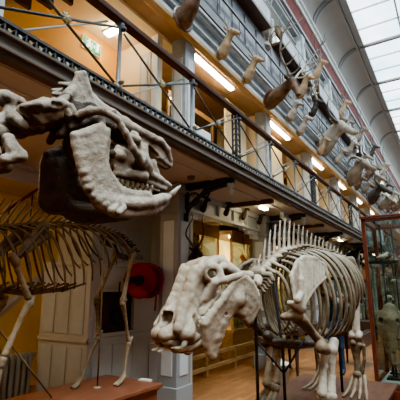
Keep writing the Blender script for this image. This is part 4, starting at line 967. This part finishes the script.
# ribs
NR = 14
for i in range(NR):
    t = i/(NR-1); f = -.42+1.16*t; zt = zc(f); w = .18+.27*math.sin(min(1, t*1.4)*math.pi/2)-.14*max(0, t-.6); zb = 1.08-.0*t+(.18 if t > .75 else 0)+.12*(1-min(1, t*4))
    H = zt-zb; ph = math.radians(150 if t < .7 else 150-(t-.7)*150)
    for sg in (1, -1):
        pts = []; rs = []
        for j in range(15):
            a = .12+(ph-.12)*j/14; x = w*math.sin(a)**.75; z = zt-.01-H/2*(1-math.cos(a))*1.03
            lean = .10*math.sin(a*.9)+.16*(j/14)*(1 if t > .15 else .2)
            pts.append(HB.L(f+lean, sg*(x+.02), z)); rs.append(.017+.008*math.sin(math.pi*j/14))
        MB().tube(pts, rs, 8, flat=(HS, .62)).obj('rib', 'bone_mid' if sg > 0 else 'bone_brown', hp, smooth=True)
# sternum
s = SDF(.01, .02, .002, 50); s.chain([(HB.L(-.42, 0, 1.16), .05), (HB.L(-.2, 0, 1.07), .045), (HB.L(.1, 0, 1.02), .04), (HB.L(.5, 0, 1.0), .035)])
for q in range(7):
    for sg in (1, -1): s.chain([(HB.L(-.4+q*.13, 0, 1.1-.015*q), .025), (HB.L(-.34+q*.14, sg*.14, 1.12-.02*q), .02)])
bone('sternum', s, 'bone_dark', hp, 1)
# shoulder, near side authored by sight, far side mirrored
u4 = .0098
for sg in (1, -1):
    mm = (lambda p: p) if sg > 0 else HB.mir
    def PP(x, y, t): return mm(HB.P(x, y, t))
    s = SDF(.008, .014, .001, 40); T = .40
    def cc(pts, **kw): s.chain([(PP(a, b, t), r*u4) for a, b, t, r in pts], **kw)
    fl = dict(flat=(HS, 3.2))
    poly = [(297, 262), (304, 257), (316, 259), (329, 269), (326, 277), (316, 286), (309, 296), (304, 304), (296, 303), (294, 290), (291, 276)]
    def inside(x, y):
        c_ = False
        for (x1, y1), (x2, y2) in zip(poly, poly[1:]+poly[:1]):
            if (y1 > y) != (y2 > y) and x < (x2-x1)*(y-y1)/(y2-y1)+x1: c_ = not c_
        return c_
    for gx in range(290, 331, 3):
        for gy in range(256, 307, 3):
            if inside(gx, gy): s.ball(PP(gx, gy, T-.08*(304-gy)/45), .036, flat=(HS, 2.2), k=.02)
    for (x1, y1), (x2, y2) in zip(poly, poly[1:]+poly[:1]): s.cap(PP(x1, y1, T-.08*(304-y1)/45), PP(x2, y2, T-.08*(304-y2)/45), .018, .018)
    cc([(300, 264, T+.02, 2.4), (301, 280, T+.055, 2.8), (301, 294, T+.06, 3), (297, 300, T+.06, 3.5)], flat=(HS, 1.0))
    cc([(299, 300, T, 6), (300, 307, T, 6.5), (294, 305, T, 3.5), (289, 303, T, 2.5)], flat=(HS, 1.3))
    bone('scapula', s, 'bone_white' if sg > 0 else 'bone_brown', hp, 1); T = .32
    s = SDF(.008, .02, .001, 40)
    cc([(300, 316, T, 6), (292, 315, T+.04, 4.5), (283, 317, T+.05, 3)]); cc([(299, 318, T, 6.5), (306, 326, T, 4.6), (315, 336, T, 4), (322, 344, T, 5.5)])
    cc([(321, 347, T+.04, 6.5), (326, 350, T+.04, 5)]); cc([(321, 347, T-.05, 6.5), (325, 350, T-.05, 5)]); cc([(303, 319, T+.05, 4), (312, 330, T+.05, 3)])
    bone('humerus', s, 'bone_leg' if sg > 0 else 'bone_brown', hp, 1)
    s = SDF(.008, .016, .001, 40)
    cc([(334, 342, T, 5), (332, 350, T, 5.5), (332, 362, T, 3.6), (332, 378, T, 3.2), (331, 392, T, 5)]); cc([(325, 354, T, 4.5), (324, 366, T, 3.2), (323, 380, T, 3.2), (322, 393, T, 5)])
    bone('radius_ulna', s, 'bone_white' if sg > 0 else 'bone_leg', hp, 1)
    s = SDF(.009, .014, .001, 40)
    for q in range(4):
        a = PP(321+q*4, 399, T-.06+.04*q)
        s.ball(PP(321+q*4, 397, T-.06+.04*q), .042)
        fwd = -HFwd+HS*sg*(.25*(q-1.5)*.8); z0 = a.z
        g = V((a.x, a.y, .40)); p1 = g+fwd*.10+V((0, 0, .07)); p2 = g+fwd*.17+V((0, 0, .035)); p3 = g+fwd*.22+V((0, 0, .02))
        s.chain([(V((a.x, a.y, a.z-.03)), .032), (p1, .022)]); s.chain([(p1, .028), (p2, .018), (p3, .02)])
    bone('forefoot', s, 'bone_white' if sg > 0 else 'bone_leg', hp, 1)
# pelvis, hind legs
s = SDF(.01, .02, .001, 40)
for sg in (1, -1):
    mm = (lambda p: p) if sg > 0 else HB.mir
    s.chain([(mm(HB.L(1.02, .12, 1.96)), .04), (mm(HB.L(.94, .30, 1.93)), .05), (mm(HB.L(1.0, .34, 1.78)), .04)], flat=(HFwd, 2.0))
    s.chain([(mm(HB.L(.96, .28, 1.9)), .05), (mm(HB.L(1.12, .2, 1.72)), .045), (mm(HB.L(1.22, .18, 1.58)), .065)]); s.chain([(mm(HB.L(1.22, .16, 1.56)), .05), (mm(HB.L(1.48, .12, 1.50)), .05)]); s.chain([(mm(HB.L(1.22, .16, 1.54)), .04), (mm(HB.L(1.26, 0, 1.40)), .04)])
bone('pelvis', s, 'bone_mid', hp, 1)
u5 = .0118
for sg in (1, -1):
    mm = (lambda p: p) if sg > 0 else HB.mir
    hipP = HB.L(1.2, .21, 1.56)
    kn = HB.P(356, 336, .21); sh = HB.P(358, 372, .21)
    s = SDF(.008, .02, .001, 40); hz = HB.P(357, 292, .22)
    s.chain([(mm(hipP), .055), (mm(hz), .055), (mm(hz.lerp(kn, .4)), .034), (mm(hz.lerp(kn, .85)), .045)])
    for q in (-.04, .04): s.chain([(mm(kn+HS*q+V((0, 0, .02))), .042), (mm(kn+HS*q-HFwd*.03), .038)])
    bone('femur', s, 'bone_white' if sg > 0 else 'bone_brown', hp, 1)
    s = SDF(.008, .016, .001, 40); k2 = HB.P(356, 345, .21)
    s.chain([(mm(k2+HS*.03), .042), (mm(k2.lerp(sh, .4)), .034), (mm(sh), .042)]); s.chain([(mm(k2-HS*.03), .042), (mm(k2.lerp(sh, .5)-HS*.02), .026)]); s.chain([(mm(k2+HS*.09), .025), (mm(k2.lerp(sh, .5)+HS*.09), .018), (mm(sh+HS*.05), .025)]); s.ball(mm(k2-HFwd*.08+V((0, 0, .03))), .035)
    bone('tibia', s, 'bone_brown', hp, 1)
    s = SDF(.007, .012, .001, 40); s.chain([(mm(sh+V((0, 0, -.02))), .055), (mm(sh+HFwd*.12+V((0, 0, -.03))), .035)])
    for q in range(4):
        a = sh+HS*(-.06+.045*q)+V((0, 0, -.04)); fwd = (-HFwd+HS*(.18*q-.1)).normalized(); g = V((a.x, a.y, .4))
        p1 = g+fwd*.12+V((0, 0, .075)); p2 = g+fwd*.2+V((0, 0, .035)); p3 = g+fwd*.25+V((0, 0, .02))
        s.chain([(mm(a), .024), (mm(p1), .015)]); s.chain([(mm(p1), .02), (mm(p2), .013), (mm(p3), .016)])
    bone('hind_foot', s, 'bone_leg', hp, 1)
for i in range(6):
    c = HB.L(1.56+.05*i, 0, 1.68-.09*i); s = SDF(.009, .01); s.chain([(c+V((0, 0, .03)), .026-.002*i), (c-V((0, 0, .03)), .026-.002*i)]); bone('tail_vertebra', s, 'bone_mid', hp, 1)
# iron supports
p = [HB.P(289, 345, 0), HB.P(285, 400, 0)]
g0 = V((p[1].x, p[1].y, .40)); top = HB.L(-.3, 0, zc(-.3)-.04)
MB().tube([g0, V((g0.x, g0.y, 1.0)), top], .016, 8).tube([V((g0.x, g0.y, .78)), HB.L(-.1, .22, 1.12)], .011, 6).tube([V((g0.x, g0.y, .78)), HB.L(-.35, -.22, 1.12)], .011, 6).obj('support_iron', 'rail_iron', hp, smooth=True)
r = HB.L(1.1, 0, 0); MB().tube([V((r.x, r.y, .4)), V((r.x, r.y, 1.9))], .016, 8).obj('support_iron', 'rail_iron', hp, smooth=True)
q = SF.P(236, 300, 0); MB().tube([V((q.x, q.y+.35, .4)), V((q.x, q.y+.35, 1.5)), SF.P(245, 272, 0)], .014, 8).obj('support_iron', 'rail_iron', hp, smooth=True)
# ---------------------------------------------------------------- HOOFED SKELETON at the left
LF = Frame(V((-3.6, 3, 0)), V((0, 1, 0))); LS = LF.S; LY = V((0, 1, 0))
lg = empty('hoofed_animal_skeleton', (-3.6, 3.0, .5), 'slender brown hoofed animal skeleton with long thin legs on the red plinth', 'skeleton')
def zy(y):
    pts = [(.9, 2.30), (1.3, 2.14), (1.7, 2.13), (2.1, 2.15), (2.5, 2.24), (2.9, 2.30), (3.4, 2.30), (3.75, 2.26), (4.0, 2.14), (4.2, 1.95)]
    for (a, b), (c, d) in zip(pts[:-1], pts[1:]):
        if y <= c: return b+(d-b)*(y-a)/(c-a)
    return 1.95
y = 1.0; i = 0
while y < 4.12:
    c = V((-3.6, y, zy(y))); s = SDF(.008, .01)
    h = .26*math.exp(-((y-2.05)/.5)**2)+.06 if y > 1.5 else .05
    s.chain([(c-LY*.025, .028), (c+LY*.025, .03)]); s.chain([(c+V((0, 0, .02)), .016), (c+V((0, .05+h*.35, h*.95)), .010)], flat=(LS, 1.3))
    for sg in (1, -1): s.chain([(c, .018), (c+LS*sg*(.05 if y < 3.1 else .11)+V((0, 0, .01)), .010)])
    bone('vertebra', s, 'bone_dark' if y > 2.9 else 'bone_brown', lg, 1); y += .085; i += 1
for i in range(14):
    t = i/13; y = 1.95+1.3*t; zt = zy(y); w = .12+.17*math.sin(min(1, t*1.6+.15)*math.pi/2); H = (.52+.16*math.sin(math.pi*min(1, t*1.3)))*(1 if t < .7 else 1-(t-.7)*1.1)
    for sg in (1, -1):
        pts = []; 
        for j in range(12):
            a = .1+2.3*j/11; pts.append(V((-3.6+LS.x*sg*(w*math.sin(a)**.7+.015), y+.05*math.sin(a)+(.20+.25*t)*(j/11), zt-H/2*(1-math.cos(a))*1.1)))
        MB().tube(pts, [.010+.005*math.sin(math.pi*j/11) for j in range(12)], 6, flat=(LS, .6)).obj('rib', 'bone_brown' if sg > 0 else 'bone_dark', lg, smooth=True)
s = SDF(.009, .012, .001); s.chain([(V((-3.6, 2.0, 1.62)), .03), (V((-3.6, 2.5, 1.56)), .028), (V((-3.6, 3.0, 1.60)), .022)])
for q in range(8):
    for sg in (1, -1): s.chain([(V((-3.6, 2.1+q*.12, 1.58)), .014), (V((-3.6+sg*.14, 2.22+q*.13, 1.66)), .012)])
bone('sternum', s, 'bone_dark', lg, 1)
ul = .0088
for sg in (1, -1):
    mm = (lambda p: p) if sg > 0 else LF.mir
    def cc(s, pts, **kw): s.chain([(mm(LF.P(a, b, t)), r*ul) for a, b, t, r in pts], **kw)
    off = 0 if sg > 0 else 12
    s = SDF(.008, .014, .001); T = .21; fl = dict(flat=(LS, 2.5))
    cc(s, [(18, 257, T, 3), (28, 243, T, 4.5), (40, 230, T-.04, 6), (46, 226, T-.05, 5)], **fl); cc(s, [(19, 257, T, 3), (32, 247, T, 4), (50, 234, T-.04, 4)], **fl); cc(s, [(19, 256, T+.02, 1.4), (44, 228, T-.01, 1.4)])
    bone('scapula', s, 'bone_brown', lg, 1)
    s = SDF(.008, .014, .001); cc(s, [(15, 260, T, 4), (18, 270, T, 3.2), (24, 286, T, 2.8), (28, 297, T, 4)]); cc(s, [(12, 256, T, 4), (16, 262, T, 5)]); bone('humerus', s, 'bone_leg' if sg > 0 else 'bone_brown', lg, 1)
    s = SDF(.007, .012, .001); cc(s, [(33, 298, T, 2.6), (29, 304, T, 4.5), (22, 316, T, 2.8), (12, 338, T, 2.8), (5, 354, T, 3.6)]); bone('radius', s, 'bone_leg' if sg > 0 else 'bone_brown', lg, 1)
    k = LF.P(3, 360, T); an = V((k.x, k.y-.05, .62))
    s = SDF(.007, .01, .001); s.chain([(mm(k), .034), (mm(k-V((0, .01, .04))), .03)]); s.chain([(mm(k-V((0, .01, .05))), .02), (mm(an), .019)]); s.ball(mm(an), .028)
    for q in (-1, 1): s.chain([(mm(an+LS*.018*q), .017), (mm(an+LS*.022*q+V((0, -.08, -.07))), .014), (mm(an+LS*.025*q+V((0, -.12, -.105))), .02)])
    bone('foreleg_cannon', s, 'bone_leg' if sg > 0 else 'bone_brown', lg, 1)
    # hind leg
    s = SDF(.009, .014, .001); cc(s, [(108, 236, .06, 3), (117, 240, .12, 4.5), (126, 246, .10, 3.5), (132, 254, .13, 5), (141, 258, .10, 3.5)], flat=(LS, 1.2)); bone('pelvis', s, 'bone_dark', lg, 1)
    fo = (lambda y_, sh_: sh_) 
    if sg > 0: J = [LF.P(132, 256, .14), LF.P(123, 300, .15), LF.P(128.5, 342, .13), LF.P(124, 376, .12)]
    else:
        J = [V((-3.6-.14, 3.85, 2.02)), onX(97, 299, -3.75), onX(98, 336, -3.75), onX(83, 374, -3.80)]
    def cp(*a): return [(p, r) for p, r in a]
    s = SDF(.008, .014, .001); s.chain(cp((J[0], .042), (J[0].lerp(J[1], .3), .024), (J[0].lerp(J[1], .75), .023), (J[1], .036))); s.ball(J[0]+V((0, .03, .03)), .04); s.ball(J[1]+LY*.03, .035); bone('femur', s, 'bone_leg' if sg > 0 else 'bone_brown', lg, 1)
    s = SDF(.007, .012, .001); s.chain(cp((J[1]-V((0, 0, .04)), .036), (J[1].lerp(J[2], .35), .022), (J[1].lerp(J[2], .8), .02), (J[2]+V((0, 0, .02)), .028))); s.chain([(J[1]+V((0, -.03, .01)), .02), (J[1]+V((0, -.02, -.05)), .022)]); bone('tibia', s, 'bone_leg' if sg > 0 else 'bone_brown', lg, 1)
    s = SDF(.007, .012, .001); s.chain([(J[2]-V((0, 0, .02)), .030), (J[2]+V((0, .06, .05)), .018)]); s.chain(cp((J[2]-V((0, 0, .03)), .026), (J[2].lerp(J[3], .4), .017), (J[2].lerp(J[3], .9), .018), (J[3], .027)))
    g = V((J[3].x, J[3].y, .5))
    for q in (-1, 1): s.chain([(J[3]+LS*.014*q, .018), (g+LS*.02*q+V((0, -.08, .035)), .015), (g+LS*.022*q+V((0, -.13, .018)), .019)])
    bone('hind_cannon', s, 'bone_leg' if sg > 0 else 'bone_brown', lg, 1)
a = onX(104, 258, -3.6); MB().tube([V((-3.6, a.y, .5)), V((-3.6, a.y, zy(a.y)-.02))], .009, 8).lathe([(.05, 0), (.05, .01), (.012, .02)], (-3.6, a.y, .5), n=14).obj('support_rod', 'bone_leg', lg, smooth=True)
b_ = onZ(52, 398, .5); a = onX(-8, 320, -3.45); MB().tube([b_, a, V((-3.6, a.y-.25, 1.6))], .009, 8).obj('brace_rod', 'bone_leg', lg, smooth=True)
# head of the hoofed skeleton, beyond the left edge
s = SDF(.01, .02, .001); hd = V((-3.6, .55, 2.25)); s.chain([(hd+V((0, .2, .05)), .08), (hd+V((0, .05, .02)), .09), (hd+V((0, -.15, -.1)), .055), (hd+V((0, -.32, -.2)), .035)]); s.chain([(hd+V((0, .18, -.03)), .03), (hd+V((0, .0, -.12)), .03), (hd+V((0, -.3, -.26)), .02)])
for sg in (1, -1): s.chain([(hd+V((.08*sg, 0, .02)), .03), (hd+V((.08*sg, .15, 0)), .025)]); s.ball(hd+V((.09*sg, -.01, .04)), .025, sub=True)
bone('skull', s, 'bone_leg', lg, 1)
s = SDF(.01, .02); s.chain([(hd+V((0, .22, .03)), .035), (V((-3.6, 1.0, 2.3)), .032)]); bone('neck_vertebra', s, 'bone_leg', lg, 1)
# specimen skull in the right cabinet and small things on its shelf
p = V((-.72, 6.95, 0)); sk = empty('mounted_skull', (p.x, p.y, .29), 'tall grey brown animal skull standing upright inside the right hand glass cabinet', 'skull')
kk = onY(392, 330, 6.95)
s = SDF(.01, .02, .0015, 50); X_ = V((1, 0, 0))
s.chain([(kk+V((0, 0, .30)), .10), (kk+V((-.02, -.03, .15)), .15), (kk+V((-.03, -.08, -.08)), .11), (kk+V((-.02, -.12, -.3)), .075), (kk+V((0, -.14, -.45)), .06)])
for sg in (1, -1): s.chain([(kk+V((.13*sg, .0, .25)), .04), (kk+V((.17*sg, -.05, .08)), .045), (kk+V((.11*sg, -.1, -.1)), .04)]); s.ball(kk+V((.13*sg, -.12, .13)), .05, sub=True)
s.chain([(kk+V((.03, -.2, -.32)), .035), (kk+V((.03, -.2, -.42)), .03)], sub=True)
bone('cranium', s, 'bone_leg', sk, 1)
MB().tube([V((kk.x, kk.y, .29)), V((kk.x, kk.y, kk.z+.2))], .014, 8).box(kk.x-.12, kk.x+.12, kk.y-.12, kk.y+.12, .29, .32).obj('stand', 'dark_wood', sk)
q = onY(383, 258, 6.95); 
for i, (dx, lb) in enumerate(((0, 'left'), (.32, 'right'))):
    e = empty('bird_specimen', (q.x+dx, 6.95, 2.018), 'small white stuffed bird on the cabinet shelf, %s of the pair' % lb, 'bird')
    s = SDF(.006, .012); c = V((q.x+dx, 6.95, 2.10)); s.chain([(c+V((-.09, 0, -.01)), .012), (c, .038), (c+V((.04, 0, .015)), .03), (c+V((.06, 0, .05)), .024)]); s.chain([(c+V((.075, 0, .05)), .01), (c+V((.10, 0, .045)), .003)]); bone('body', s, 'bone_white', e, 1)
    for dd in (-.012, .012): MB().tube([c+V((0, dd, -.03)), V((c.x, c.y+dd, 2.018))], .004, 5).obj('leg', 'horn', e)
# ================================================================ MOUNTED HEADS
def head_mesh(kind):
    s = SDF(.014, .03, .001, 40)
    if kind == 'bovine':
        s.chain([(V((0, 0, -.05)), .19), (V((.16, 0, .06)), .16), (V((.30, 0, .2)), .12), (V((.40, 0, .26)), .115), (V((.54, 0, .15)), .075), (V((.67, 0, .04)), .062), (V((.70, 0, .02)), .066)], flat=((0, 1, 0), 1.15)); s.chain([(V((.10, 0, -.18)), .08), (V((.3, 0, -.02)), .05)])
    elif kind == 'deer':
        s.chain([(V((0, 0, -.06)), .16), (V((.14, 0, .08)), .135), (V((.27, 0, .27)), .10), (V((.33, 0, .34)), .085), (V((.47, 0, .25)), .058), (V((.60, 0, .15)), .043)], flat=((0, 1, 0), 1.15)); s.ball(V((.615, 0, .15)), .036)
    else:
        s.chain([(V((0, 0, -.06)), .135), (V((.10, 0, .08)), .105), (V((.18, 0, .25)), .08), (V((.24, 0, .345)), .08), (V((.34, 0, .29)), .055), (V((.43, 0, .235)), .038)], flat=((0, 1, 0), 1.1))
    return s.mesh('head')
HM = {k: head_mesh(k) for k in ('bovine', 'deer', 'gazelle')}
POLL = {'bovine': (V((.40, 0, .34)), .09), 'deer': (V((.33, 0, .40)), .055), 'gazelle': (V((.22, 0, .41)), .04)}
def horn_pts(style, sg, p, w):
    o = p+V((0, sg*w, 0))
    L = {'short': [(0, 0, 0), (-.05, .03, .12), (-.10, .05, .24), (-.08, .06, .36)],
         'lyre': [(0, 0, 0), (-.06, .05, .14), (-.10, .12, .30), (-.06, .10, .45), (0, .06, .55)],
         'long': [(0, 0, 0), (-.04, .04, .2), (-.10, .11, .45), (-.10, .17, .75), (-.04, .19, .95)],
         'great': [(0, 0, 0), (-.05, .12, .18), (-.08, .24, .36), (-.03, .20, .58), (.02, .12, .74), (.03, .16, .92)],
         'curl': [(0, 0, 0), (-.12, .06, .12), (-.24, .12, .1), (-.28, .18, -.06), (-.18, .22, -.16)],
         'cow': [(0, 0, 0), (0, .16, .03), (0, .32, .12), (.03, .38, .30), (.04, .32, .46)],
         'spiral': [(0, 0, 0), (-.06, .08, .12), (-.02, .10, .26), (-.10, .16, .38), (-.06, .20, .52), (-.12, .26, .66)]}[style]
    return [tuple(V((o.x+a, sg*(abs(o.y)+b), o.z+c))) for a, b, c in L]
def antler(sg, p, w, big=1.0):
    m_ = MB(); o = V((p.x, sg*w, p.z))
    def T(pts, r0, r1): m_.tube([o+V((a*big, sg*b*big, c*big)) for a, b, c in spline(pts, 4)], [r0+(r1-r0)*i/((len(pts)-1)*4) for i in range((len(pts)-1)*4+1)], 6)
    T([(0, 0, 0), (-.08, .12, .14), (-.16, .30, .34), (-.14, .42, .62), (-.04, .44, .92)], .026, .010)
    T([(-.02, .03, .04), (.14, .08, .10), (.26, .10, .26)], .018, .005); T([(-.08, .15, .18), (.06, .20, .24), (.16, .22, .40)], .017, .005)
    T([(-.15, .32, .38), (-.02, .36, .46), (.08, .36, .62)], .016, .005); T([(-.13, .42, .64), (-.20, .52, .76), (-.16, .58, .92)], .014, .004); T([(-.12, .43, .7), (.0, .34, .84), (.04, .28, .98)], .013, .004)
    return m_
PROTO = {}
def proto(kind, fur, horn, hm='horn'):
    key = (kind, fur, horn, hm)
    if key in PROTO: return PROTO[key], True
    e = bpy.data.objects.new('hunting_trophy', None); COL.objects.link(e); e.empty_display_size = .1; WL[e] = V((0, 0, 0))
    p, w = POLL[kind]
    sh = MB(); r = {'bovine': .24, 'deer': .20, 'gazelle': .14}[kind]
    sh.lathe([(r*1.0, -.03), (r*1.05, -.015), (r*.95, 0)], (0, 0, -.05), axis=(1, 0, 0), n=20); sh.obj('shield', 'shield', e, world=False)
    h = mesh_obj('head', HM[kind].copy(), fur, e, False)
    for sg in (-1, 1):
        ew = w*1.4
        MB().tube([V((p.x-.02, sg*ew*.7, p.z-.05)), V((p.x-.05, sg*(ew+.06), p.z-.01)), V((p.x-.06, sg*(ew+.13), p.z+.02))], [.02, .038, .006], 8, flat=((1, 0, 0), .5)).obj('ear', fur, e, smooth=True, world=False)
        er = {'bovine': (.44, .105, .27), 'deer': (.385, .066, .335), 'gazelle': (.29, .066, .35)}[kind]
        MB().lathe([(.0, -.012), (.012, -.006), (.014, 0), (.012, .006), (.0, .012)], (er[0], sg*er[1], er[2]), axis=(0, 1, 0), n=8).obj('eye', 'black', e, smooth=True, world=False)
        if horn == 'antler': antler(sg, p, w).obj('antler', hm, e, smooth=True, world=False)
        elif horn:
            pts = spline(horn_pts(horn, sg, p-V((0, 0, .03)), w*.6), 4); N = len(pts); r0 = {'cow': .05, 'long': .030, 'curl': .055}.get(horn, .024 if kind == 'gazelle' else .034)
            MB().tube(pts, [r0*(1-.85*i/(N-1)) for i in range(N)], 7).obj('horn', hm, e, smooth=True, world=False)
    n_ = MB().lathe([(.0, -.01), (.022, -.004), (.02, .01), (.0, .014)], {'bovine': (.745, 0, .05), 'deer': (.65, 0, .16), 'gazelle': (.46, 0, .24)}[kind], axis=(1, 0, -.4), n=8).obj('nose', 'black', e, smooth=True, world=False)
    PROTO[key] = e; return e, False
def dup(e):
    r = e.copy(); COL.objects.link(r)
    for c in e.children:
        d = c.copy(); COL.objects.link(d); d.parent = r
    return r
def mount(loc, kind, fur, horn, sc, label, rz=0.0, hm='horn', grp='mounted heads on the upper gallery front', tilt=0):
    e, used = proto(kind, fur, horn, hm)
    if used: e = dup(e)
    e.location = loc; e.rotation_euler = (0, tilt, rz); e.scale = (sc, sc, sc)
    e['label'] = label; e['category'] = 'trophy head'; e['group'] = grp; return e
XH = -3.1
def hx(px, py, X=XH): return onX(px, py, X)
mount(hx(184, 16), 'deer', 'fur_brown', 'spiral', 1.0, 'brown spiral horned antelope head cut off by the top edge', -.2)
mount(hx(222, 51), 'gazelle', 'fur_tan', 'short', .86, 'small tan gazelle head, left of the two above the long fluorescent light', -.1)
mount(hx(247, 76), 'gazelle', 'fur_tan', 'short', .86, 'small tan gazelle head, right of the two above the long fluorescent light', -.1)
mount(hx(273, 97, -3.0), 'deer', 'fur_brown', 'antler', 1.15, 'big brown stag head with wide branching antlers on the second column', -.35, 'antler_pale', tilt=.55)
mount(hx(290, 116), 'gazelle', 'fur_pale', None, .85, 'small pale hornless head just below the stag, left of two', -.1)
mount(hx(300, 130), 'gazelle', 'fur_pale', 'short', .85, 'small pale horned head below the stag, right of two', -.1)
mount(hx(323, 143, -3.1), 'bovine', 'fur_pale', 'cow', 1.5, 'large pale ox head with curved dark horns on the third column', -.3)
mount(hx(320, 150), 'gazelle', 'fur_tan', 'lyre', .85, 'tan lyre horned head under the large pale ox head', -.2)
mount(hx(337, 160), 'gazelle', 'fur_pale', 'short', .9, 'small pale head between the ox and the next big fawn head', -.1)
mount(hx(350, 176, -3.1), 'bovine', 'fur_fawn', 'curl', 1.45, 'large fawn buffalo head with curled horns on the fourth column', -.35)
mount(hx(356, 186, -3.15), 'deer', 'fur_brown', 'lyre', .85, 'dark brown antelope head just under the fawn buffalo', -.3)
mount(hx(364, 190), 'deer', 'fur_fawn', 'antler', .75, 'fawn deer head with antlers right of the fawn buffalo', -.2, 'antler_pale')
mount(hx(370, 197, -3.1), 'bovine', 'fur_dark', 'cow', 1.45, 'large dark buffalo head on the fifth column above the glass cabinet', -.3)
mount(hx(376, 200), 'deer', 'fur_pale', 'spiral', .9, 'pale spiral horned head right of the large dark buffalo', -.2)
mount(hx(381, 205), 'bovine', 'fur_fawn', 'cow', 1.1, 'fawn horned head above the corner of the glass cabinet', -.3)
mount(hx(387, 209), 'deer', 'fur_brown', 'antler', 1.0, 'far brown stag head above the glass cabinet', -.2, 'antler')
mount(hx(393, 214), 'bovine', 'fur_pale', 'curl', 1.1, 'farthest pale head at the right edge above the cabinet', -.2)
# a second, higher tier
g2 = 'mounted heads of the middle tier'
for px, py, kd, fu, ho, sc, lb, hm in (
    (300, 92, 'gazelle', 'fur_tan', 'lyre', 1.0, 'tan gazelle head with lyre horns right of the stag antlers', 'horn'),
    (312, 112, 'gazelle', 'fur_dark', 'long', .8, 'dark head with long straight horns above the large pale ox', 'horn'),
    (337, 132, 'deer', 'fur_fawn', 'spiral', 1.0, 'fawn head with spiral horns right of the large pale ox', 'antler'),
    (347, 152, 'deer', 'fur_pale', 'antler', .85, 'pale deer head with slim antlers above the fawn buffalo', 'antler_pale'),
    (358, 163, 'bovine', 'fur_pale', 'cow', .9, 'pale cow head with upturned horns above and right of the fawn buffalo', 'horn'),
    (366, 176, 'deer', 'fur_brown', 'lyre', 1.1, 'brown lyre horned head in the crowded part of the row', 'horn'),
    (373, 184, 'bovine', 'fur_fawn', 'curl', .95, 'fawn ram like head with curled horns in the crowded part of the row', 'antler'),
    (381, 192, 'deer', 'fur_dark', 'antler', 1.1, 'dark stag head with antlers above the large dark buffalo', 'antler'),
    (388, 200, 'deer', 'fur_pale', 'long', 1.2, 'pale long horned head near the right edge', 'horn'),
    (394, 207, 'bovine', 'fur_brown', 'cow', 1.2, 'brown horned head touching the right edge of the picture', 'horn')):
    mount(hx(px, py, -2.98), kd, fu, ho, sc, lb, -.2, hm, g2)
g3 = 'small heads along the red beam'
for px, py, fu, ho, sc, lb in (
    (316, 74, 'fur_tan', 'long', 1.05, 'tan long horned head below the red beam, nearest of its row'),
    (341, 112, 'fur_tan', 'lyre', 1.1, 'tan lyre horned head below the red beam, second of its row'),
    (358, 138, 'fur_fawn', 'long', 1.2, 'fawn long horned head below the red beam, third of its row'),
    (370, 155, 'fur_dark', 'lyre', 1.3, 'dark lyre horned head below the red beam, fourth of its row'),
    (381, 172, 'fur_pale', 'long', 1.4, 'pale long horned head below the red beam, fifth of its row')
):
    mount(onX(px, py, -3.4), 'gazelle', fu, ho, sc, lb, -.2, 'horn', g3)
# lower arcade
g4 = 'small dark heads on the frieze under the balcony'
for px, py, ho, lb in ((203, 208, None, 'small dark hornless head on the frieze, nearest the big bracket'), (226, 212, 'short', 'small dark horned head on the frieze, second from the big bracket'), (243, 216, None, 'small dark head on the frieze left of the bulkhead light'), (259, 221, 'short', 'small dark horned head on the frieze below the bulkhead light')):
    mount(onX(px, py, -3.51), 'gazelle', 'fur_dark', ho, .42, lb, -.3, 'horn', g4)
mount(onX(188, 266, -3.45), 'deer', 'fur_dark', 'great', .62, 'dark antelope head with two tall curved horns behind the hippopotamus skull', -.3, 'horn', 'heads in the lower arcade')
mount(onX(287, 246, -3.37), 'deer', 'fur_dark', 'long', .7, 'dark head with long curved horns on the second lower pier above the neck spines', -.4, 'horn', 'heads in the lower arcade')
mount(onX(313, 252, -3.36), 'deer', 'fur_brown', 'antler', .7, 'brown deer head with dark antlers on the third lower pier', -.4, 'antler', 'heads in the lower arcade')
mount(onX(337, 256, -3.36), 'deer', 'fur_dark', 'antler', 1.1, 'dark stag head with tall antlers on the fourth lower pier above the rib cage', -.4, 'antler', 'heads in the lower arcade')
mount(onX(350, 258, -3.36), 'deer', 'fur_dark', 'antler', 1.2, 'dark stag head with antlers beside the cabinet post', -.4, 'antler', 'heads in the lower arcade')
# ================================================================ LIGHT
w = bpy.data.worlds.new('world'); C.world = w; w.use_nodes = True
bg = w.node_tree.nodes['Background']; bg.inputs[0].default_value = (.93, .97, 1.0, 1); bg.inputs[1].default_value = 4.2
def area(name, loc, rot, sx, sy, power, col, portal=False):
    l = bpy.data.lights.new(name, 'AREA'); l.shape = 'RECTANGLE'; l.size = sx; l.size_y = sy; l.energy = power; l.color = col
    if portal: l.cycles.is_portal = True
    o = bpy.data.objects.new(name, l); COL.objects.link(o); o.location = loc; o.rotation_euler = rot; return o
area('skylight_portal', (.9, 13, 12.2), (0, 0, 0), 6.8, 36, 1, (1, 1, 1), True)
sl = bpy.data.lights.new('sun', 'SUN'); sl.energy = 6.5; sl.angle = math.radians(30); sl.color = (1, .97, .92)
so = bpy.data.objects.new('sun', sl); COL.objects.link(so); so.rotation_euler = (math.radians(10), math.radians(24), 0)
C.view_settings.view_transform = 'AgX'; C.view_settings.look = 'AgX - Punchy'; C.view_settings.exposure = 1.24
C.cycles.use_denoising = True; C.cycles.max_bounces = 8; C.cycles.transparent_max_bounces = 24; C.cycles.diffuse_bounces = 6
